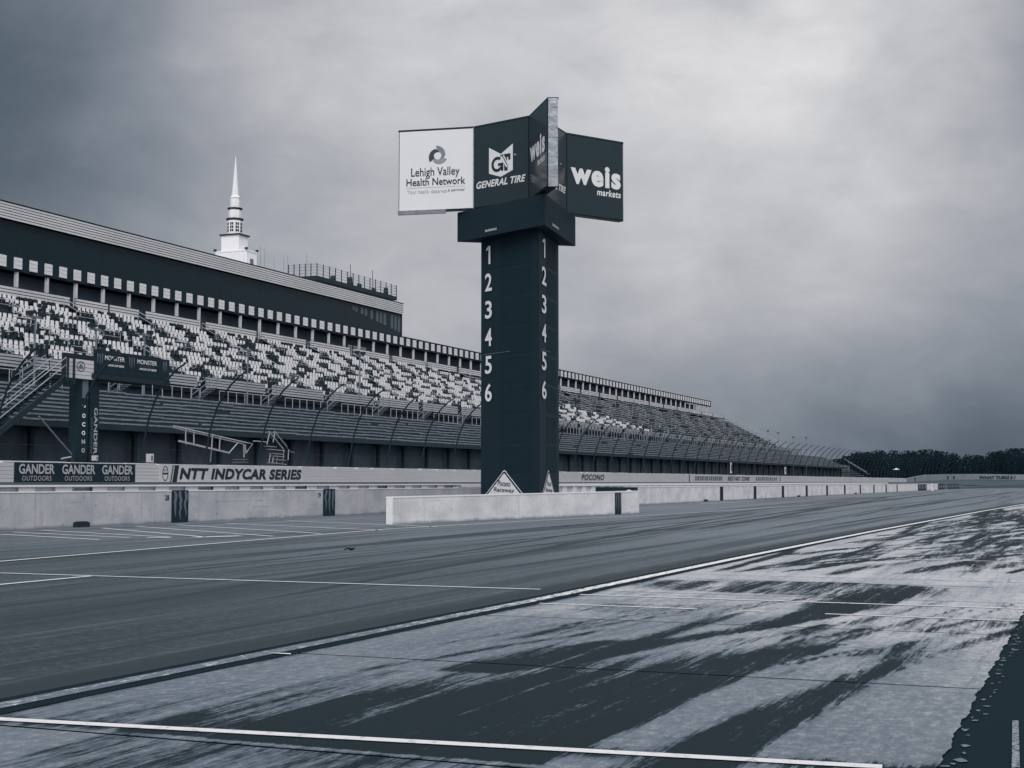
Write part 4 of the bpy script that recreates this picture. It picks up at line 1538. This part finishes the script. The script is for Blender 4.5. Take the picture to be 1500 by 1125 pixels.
# ================================================================== STEEPLE on the roof
SX, SY = 142.05, 92.0
sp_ = thing('steeple', 'white church-like steeple with tiers and needle spire above the grandstand roof', 'steeple', (SX + 1, SY + 2, 25.2))
LX, LY = 2.2, 4.35
B1 = 28.42
MB().box(SX, SX + LX, SY, SY + LY, 25.21, B1).build('base_house', 'white', sp_)
mb = MB()
for i in range(16):
    y = SY + .25 + i * (LY - .5) / 15
    mb.box(SX - .03, SX - .002, y - .03, y + .03, 25.3, B1 - .2)
mb.build('cladding_ribs', 'offwhite', sp_)
MB().box(SX - .08, SX + LX + .08, SY - .08, SY + LY + .08, B1 + .003, B1 + .16).build('cornice', 'white', sp_)
dr = MB().box(SX + .75, SX + 1.45, SY - .04, SY - .002, 25.9, 27.6).build('door', 'greyink', sp_)
MB().box(SX + 1.30, SX + 1.37, SY - .08, SY - .041, 26.7, 26.9).build('handle', 'dark', dr)
for (x, y) in ((SX - .1, SY + LY), (SX - .1, SY), (SX + LX, SY)):
    MB().box(x - .1, x + .12, y - .15, y + .15, B1 + .163, B1 + .42).build('flood_lamp', 'dark', sp_)
cx_, cy_ = SX + 1.15, SY + 2.45
MB().box(cx_ - .98, cx_ + .98, cy_ - 1.22, cy_ + 1.22, B1 + .163, 30.45).build('square_tier', 'white', sp_)
MB().box(cx_ - 1.14, cx_ + 1.14, cy_ - 1.42, cy_ + 1.42, 30.453, 30.62).build('cornice', 'dark', sp_)
PH = R(22.5) + R(8)
def tier(r0, r1, z0, z1, m='white', name='tier'):
    return MB().frustum((cx_, cy_), r0, r1, z0, z1, 8, PH).build(name, m, sp_)
wt = tier(.90, .90, 30.623, 32.35, name='window_tier')
ap = .90 * math.cos(R(22.5))
for i in range(8):
    a = PH + R(45) * i + R(22.5)
    n3 = np.array([math.cos(a), math.sin(a)])
    t3 = np.array([-n3[1], n3[0]])
    mb = MB()
    p = np.array([cx_, cy_]) + n3 * ap
    for cxx in (-1, 1):
        for r in range(3):
            c = p + t3 * cxx * .12
            mb.prism([c - t3 * .09 + n3 * .02, c - t3 * .09 - n3 * .05, c + t3 * .09 - n3 * .05, c + t3 * .09 + n3 * .02][::-1], 30.95 + .40 * r, 30.95 + .40 * r + .31)
    mb.build('window', 'glass', sp_)
tier(.97, 1.07, 32.353, 32.58, 'dark', 'cornice')
tier(.76, .76, 32.583, 33.65)
tier(.82, .93, 33.653, 33.86, 'dark', 'cornice')
tier(.61, .60, 33.863, 35.00)
tier(.60, .70, 35.003, 35.13, name='spire_collar')
tier(.66, .43, 35.133, 35.42, name='spire_foot')
tier(.43, .035, 35.423, 40.15, name='spire')
# aerials on the roof
for (u, v0, v1, lb) in [(381, 360, 386, 'thin curved aerial just right of the steeple'), (387, 364, 388, 'thin aerial second right of the steeple'), (401, 376, 394, 'thin aerial midway between steeple and deck'),
                       (415, 376, 398, 'short thin aerial left of the railed roof deck'), (421, 374, 398, 'stouter pole at the left end of the railed roof deck'), (449, 370, 396, 'pale thin aerial above the deck corner'),
                       (513, 387, 420, 'dark aerial standing by the middle of the roof deck'), (545.5, 396, 428, 'dark aerial standing towards the right end of the roof deck')]:
    y = 89.5
    p, q = at_y(u, v0, y), at_y(u, v1, y)
    t = thing('aerial', lb, 'aerial', (q[0], y, min(q[2], 25.3)), 'aerials on the roof')
    r_ = .035 if u < 500 else .07
    MB().tube([(q[0], y, 25.2), (q[0] + .1, y, (q[2] + p[2]) / 2), (p[0], y, p[2])], r_, 4, r_ * .5).build('rod', 'midsteel' if u < 460 else 'dark', t)
    MB().box(q[0] - .15, q[0] + .15, y - .15, y + .15, 25.201, 25.4).build('foot', 'dark', t)

# ================================================================== FLAG STAND with stair and banner box
FY = 54.0
fs = thing('flag_stand', 'starter platform with black banner box, long stair flight and dark lettered column', 'platform', (70, FY, 1.2))
bxz0, bxz1 = 7.55, 8.95
PX0, PX1, PXm = 65.1, 74.75, 67.45
bb = MB().box(PXm, PX1 - .9, FY, FY + .12, bxz0, bxz1).box(PX1 - .88, PX1, FY + .02, FY + .14, bxz0, bxz1 - .05).build('banner_box', 'black', fs)
MB().box(PXm, PX1, FY + .15, FY + 2.4, bxz0 - .2, bxz0).build('platform_floor', 'dark', fs)
MB().box(PXm, PX1, FY + 2.3, FY + 2.4, bxz0, bxz1 - .1).build('rear_panel', 'dark', fs)
MB().box(PXm - .2, PX1, FY - .06, FY + .2, bxz0 - .32, bxz0 - .02).build('floor_beam', 'dark', fs)
ff = Face((0, FY, 0), (1, 0, 0), lift=.012)
fx = lambda u: at_y(u, 540, FY)[0]
for (ua, ub, sd_) in ((141, 151, 3), (188, 197.5, 4), (238, 245, 5)):
    claw(ff if ua < 230 else Face((0, FY + .02, 0), (1, 0, 0), lift=.012), fx(ua), fx(ub), 8.0, 8.75, 'greyink', bb, sd_, w=.2)
for (ua, ub) in ((153, 182), (200.5, 229.5)):
    ff.text('MONSTER', fx(ua), fx(ub), 8.40, 8.68, 'white', bb, bold=.015)
    ff.text('ENERGY', fx(ua) + .35, fx(ub) - .35, 8.25, 8.33, 'greyink', bb, spacing=1.6)
    ff.text('NASCAR CUP SERIES', fx(ua) + .22, fx(ub) - .05, 8.05, 8.18, 'white', bb, bold=.03, shear=.2)
for i in range(5):
    MB().box(PX0 + .02, PXm - .02, FY + .03, FY + .1, 7.15 + .225 * i, 7.15 + .225 * i + .20).build('side_slat', 'slat', fs)
fsl = Face((0, FY + .03, 0), (1, 0, 0), lift=.015)
cxs = fx(119)
fsl.shapes(ring(cxs, 7.85, .36, .30, .05), 'ink', fs, 'round_emblem')
fsl.shapes([[(cxs - .22, 7.72), (cxs + .2, 7.72), (cxs + .1, 7.98), (cxs - .1, 7.98)]], 'greyink', fs, 'round_emblem')
for x in (PX0, fx(108)):
    MB().box(x - .06, x + .06, FY - .06, FY + .02, 6.8, 8.35).build('upright', 'dark', fs)
# lettered column
MB().box(66.50, 67.22, FY + .2, FY + 1.0, 1.2, 7.2).build('column', 'black', fs)
MB().box(67.42, 68.25, FY + .25, FY + 1.0, 1.2, 7.2).build('column', 'black', fs)
MB().box(66.65, 67.15, FY + .17, FY + .198, 6.05, 7.1).build('column_plate', 'greyink', fs)
fc = Face((0, FY + .2, 0), (1, 0, 0), lift=.012)
for i, c in enumerate('POCONO'):
    z = 5.60 - .50 * i
    fc.text(c, 66.66, 66.96, z - .20, z + .06, 'white' if i < 4 else 'paleink', fs, 'letter', bold=.05)
fc2 = Face((67.95, FY + .25, 5.55), (0, 0, -1), (1, 0, 0), lift=.012)
fc2.text('GANDER', 0, 2.75, -.16, .16, 'paleink', fs, 'letter', bold=.02)
fc2.text('OUTDOORS', .6, 2.7, -.42, -.28, 'greyink', fs, 'letter', bold=.01)
# stair flight down to the left
topp, bot = np.array([PX0 + .1, FY + .2, 7.25]), np.array([57.3, FY + .2, 2.3])
for dy in (0, 1.05):
    o_ = np.array([0, dy, 0])
    MB().bar(topp + o_ - (0, 0, .15), bot + o_ - (0, 0, .15), .08, .34).build('stringer', 'dark', fs)
    for dz, m_ in ((1.05, 'steel'), (.62, 'steel')):
        a, b = topp + o_ + (0, 0, dz), bot + o_ + (0, 0, dz)
        MB().tube([a, b], .024, 5).build('handrail', m_, fs)
    for t in np.linspace(.02, .98, 8):
        p = topp + (bot - topp) * t + o_
        MB().tube([p, p + (0, 0, 1.05)], .03, 4).build('baluster', 'dark', fs)
for i in range(24):
    p = topp + (bot - topp) * ((i + .5) / 24)
    MB().box(p[0] - .14, p[0] + .14, FY + .25, FY + 1.2, p[2] - .06, p[2] - .02).build('tread', 'dark', fs)
MB().tube([at_y(57, 610, FY + .1), at_y(107, 668, FY + .1)], .05, 5).build('brace', 'midsteel', fs)
MB().tube([at_y(90, 672, FY + .1), at_y(107, 669, FY + .1)], .06, 5).build('brace', 'steel', fs)
# small boxes standing behind the outer wall
for (u, v, sz, lb) in ((142, 671, .15, 'small tilted white box on the bank behind the lettered column'), (222.5, 671, .26, 'small upright white box behind the wall, right of the lettered column')):
    p = at_y(u, v, 53.6)
    t = thing('equipment_box', lb, 'box', (p[0], 53.6, p[2] - sz))
    b = MB().box(p[0] - sz * .7, p[0] + sz * .7, 53.6, 53.9, p[2] - sz, p[2] + sz).build('body', 'offwhite', t)
    MB().box(p[0] - sz * .3, p[0] + sz * .3, 53.57, 53.599, p[2] - sz * .6, p[2] + sz * .6).build('lid', 'greyink', t)
    MB().tube([(p[0], 53.75, 1.2), (p[0], 53.75, p[2] - sz - .002)], .04, 4).build('stake', 'dark', t)

# ================================================================== RAMP RAILING and METAL STAIRS on the bank
Y2 = 56.5
rp_ = thing('ramp_railing', 'light steel ramp railing sloping down the bank below the lower benches', 'railing', (82, Y2, 1.3))
T = lambda u, v: at_y(u, v, Y2)
mb = MB()
mb.tube([T(254, 624), T(358, 648), T(370, 650), T(360, 664)], .05, 5)
mb.tube([T(254, 626.5), T(356, 650.5)], .035, 5)
mb.build('top_rail', 'steel', rp_)
mb = MB().bar(T(262, 646), T(336, 663.5), .1, .12)
mb.build('bottom_rail', 'steel', rp_)
for (ua, va, ub, vb) in ((272, 629, 272, 651), (284, 632, 284, 653), (311, 638, 310, 657), (322, 641, 321.5, 658), (336, 663, 349, 648), (357, 651, 357.5, 670), (360, 664, 359, 651)):
    MB().tube([T(ua, va), T(ub, vb)], .045, 5).build('baluster', 'steel', rp_)
mb = MB()
for (ua, ub, v) in ((345, 358, 673), (344, 359, 677)):
    mb.bar(T(ua, v), T(ub, v), .5, .05)
mb.build('foot_step', 'midsteel', rp_)
MB().tube([T(310, 657), T(308, 677)], .05, 5).build('support', 'midsteel', rp_)
ms_ = thing('metal_stairs', 'small open metal staircase with twin handrails standing on the bank right of the ramp', 'stairs', (90, Y2, 1.4))
for (ua, va, ub, vb) in ((394, 632, 416, 659), (402, 632, 420, 654)):
    MB().tube([T(ua, va), T(ub, vb)], .045, 5).build('handrail', 'steel', ms_)
for (ua, va, ub, vb) in ((395, 633, 391, 651), (402.5, 634, 400, 648), (416, 659, 414, 679), (423, 658, 422, 674), (396, 665, 394, 677), (401, 664, 399, 679), (406, 666, 405, 680)):
    MB().tube([T(ua, va), T(ub, vb)], .035, 5).build('upright', 'steel', ms_)
for (ua, ub, v) in ((389, 402, 653.5), (392, 414, 658), (397, 412, 664), (400, 414, 668), (403, 416, 673), (394, 417, 678)):
    a, b = T(ua, v), T(ub, v + (ub - ua) * .1)
    MB().bar(a, b, .35, .04).build('tread', 'steel', ms_)
MB().bar(T(373, 646), T(388, 647.5), .3, .06).build('landing_edge', 'steel', ms_)
MB().tube([T(420, 655), T(426, 662), T(431, 663)], .04, 4).build('side_rail', 'midsteel', ms_)

# white number boards hanging on the far fence
for (u, v0, v1, n, lb) in ((1067, 677.5, 693, '1', 'white number board on the far fence, the left of two'), (1147, 684, 694.5, '0', 'white number board on the far fence, the right of two')):
    y = OY + .6
    p, q = at_y(u, v0, y), at_y(u, v1, y)
    hw = .45 if n == '1' else .55
    t = thing('number_board', lb, 'sign', (p[0], y, 2.3))
    MB().box(p[0] - hw, p[0] + hw, y - .45, y - .40, max(q[2], 2.3), p[2]).build('board', 'seat_white', t)
    zc, hh = (p[2] + max(q[2], 2.3)) / 2, (p[2] - q[2]) * .30
    Face((p[0], y - .45, 0), (1, 0, 0), lift=.02).text(n, -hw * .45, hw * .45, zc - hh, zc + hh, 'ink', t, 'number', bold=.02)
    MB().tube([(p[0], y - .42, 2.2), (p[0], y - .42, p[2] - .01)], .03, 4).build('stem', 'dark', t)

# ================================================================== FAR THINGS
# low white roof and specks below the wood
def far(u, v, dist):
    r = ray(u, v)
    return np.array([0, 0, EYE]) + r * dist
p = far(1313, 688, 620)
t = thing('tent', 'tiny white tent roof against the dark wood beyond the turn', 'tent', (p[0], p[1], p[2] - 2.5))
MB().frustum(p[:2], 1.5, .3, p[2], p[2] + .6, 8).build('canopy', 'white', t)
for a in range(4):
    c = p[:2] + 1.2 * np.array([math.cos(a * math.pi / 2), math.sin(a * math.pi / 2)])
    MB().tube([(*c, -.5), (*c, p[2])], .06, 4).build('leg', 'dark', t)

# far seating beyond the fence, low bleachers
bl = thing('bleacher', 'low dark bleacher with two pale rails beyond the end of the grandstand', 'bleacher', (385, 62, 1.5))
for i in range(6):
    MB().box(380 + i, 420, 60 + i, 60.9 + i, 2.0 + .5 * i, 2.1 + .5 * i).build('bench', 'plank', bl)
MB().bar((380, 60, 6.4), (402, 58, 3.3), .3, .2).build('rail', 'midsteel', bl)
MB().bar((380, 61, 7.2), (404, 59, 4.0), .3, .2).build('rail', 'midsteel', bl)
MB().box(378.5, 420, 66, 66.4, 1.0, 6).build('back', 'under', bl)

# wood beyond the turn: thousands of leaf clumps on trunks
def wood():
    n_t = 720
    V, F = [], []
    rg = np.random.default_rng(4)
    icov = []
    for i in range(n_t):
        az_ = R(rg.uniform(-7, 20.5))
        dist = rg.uniform(660, 790)
        X, Y = dist * math.cos(az_), dist * math.sin(az_)
        prof = 10.9 + 1.0 * math.sin(az_ * 60) + .7 * math.sin(az_ * 131 + 1) + (2.4 if az_ < R(9.5) else 0) * min(1, (R(9.5) - az_) / R(2)) - (1.5 if az_ > R(15.5) else 0) * min(1, (az_ - R(15.5)) / R(3))
        h = prof * rg.uniform(.84, 1.02) * dist / 620 + .3
        wd = h * rg.uniform(.20, .34)
        n = 220
        th = rg.uniform(0, 2 * math.pi, n)
        zz = rg.uniform(0, 1, n) ** .8
        rad = wd * np.sqrt(np.clip(1 - (np.abs(zz - .38) / .64) ** 2.2, .02, 1)) * rg.uniform(.55, 1.08, n)
        c = np.stack([X + rad * np.cos(th), Y + rad * np.sin(th), .3 + zz * h], 1)
        for q in c:
            s_ = rg.uniform(.22, .62)
            a, b = rg.normal(size=3), rg.normal(size=3)
            a /= np.linalg.norm(a)
            b -= a * (a @ b)
            b /= np.linalg.norm(b)
            k = len(V)
            V += [tuple(q + a * s_), tuple(q + b * s_ * .8), tuple(q - a * s_), tuple(q - b * s_ * .8)]
            F.append((k, k + 1, k + 2, k + 3))
        k = len(V)
        V += [(X - .3, Y, -.3), (X + .3, Y, -.3), (X + .15, Y, h * .8), (X - .15, Y, h * .8), (X, Y - .3, -.3), (X, Y + .3, -.3), (X, Y + .15, h * .8), (X, Y - .15, h * .8)]
        F += [(k, k + 1, k + 2, k + 3), (k + 4, k + 5, k + 6, k + 7)]
    mb = MB()
    mb.v, mb.f = V, F
    mb.build('wood', 'leaf', None, None, kind='stuff')
def soften(m):
    n, k = m.node_tree.nodes, m.node_tree.links
    b = n['Principled BSDF']
    tr = n.new('ShaderNodeBsdfTranslucent')
    k.new(b.inputs['Base Color'].links[0].from_socket, tr.inputs[0])
    mx = n.new('ShaderNodeMixShader')
    mx.inputs[0].default_value = .5
    k.new(b.outputs[0], mx.inputs[1])
    k.new(tr.outputs[0], mx.inputs[2])
    k.new(mx.outputs[0], n['Material Output'].inputs[0])
soften(MAT['leaf'])
wood()
mb = MB()
pts = [(830 * math.cos(R(a)), 830 * math.sin(R(a))) for a in np.linspace(-12, 26, 30)]
for i in range(len(pts) - 1):
    za, zb = 9 + 2 * math.sin(i * 1.3), 9 + 2 * math.sin((i + 1) * 1.3)
    mb.quad((*pts[i], -.5), (*pts[i + 1], -.5), (*pts[i + 1], zb), (*pts[i], za))
    o1, o2 = np.array(pts[i]) * 1.25, np.array(pts[i + 1]) * 1.25
    mb.quad((*pts[i], za), (*pts[i + 1], zb), (*o2, -.5), (*o1, -.5))
structure('hill', mb, 'leaf')

# scrap of rubber on the lane
p = at_z(515, 806)
t = thing('rubber_scrap', 'small dark scrap of tyre rubber lying on the asphalt lane', 'scrap', (p[0], p[1], 0))
mb = MB()
rr = random.Random(4)
for i in range(5):
    a = rr.uniform(0, 6.28)
    c = p + np.array([rr.uniform(-.05, .05), rr.uniform(-.05, .05), .015])
    mb.tube([c, c + (.07 * math.cos(a), .07 * math.sin(a), .02), c + (.13 * math.cos(a + .6), .13 * math.sin(a + .6), .0)], .016, 5, .006)
mb.build('shred', 'sealed', t)
p = at_z(411, 960)
mb = MB().poly([(p[0] - .03, p[1] - .10, .016), (p[0] + .02, p[1] - .07, .016), (p[0] + .0, p[1] + .10, .016), (p[0] - .02, p[1] + .06, .016)])
structure('paint_mark', mb, 'line')
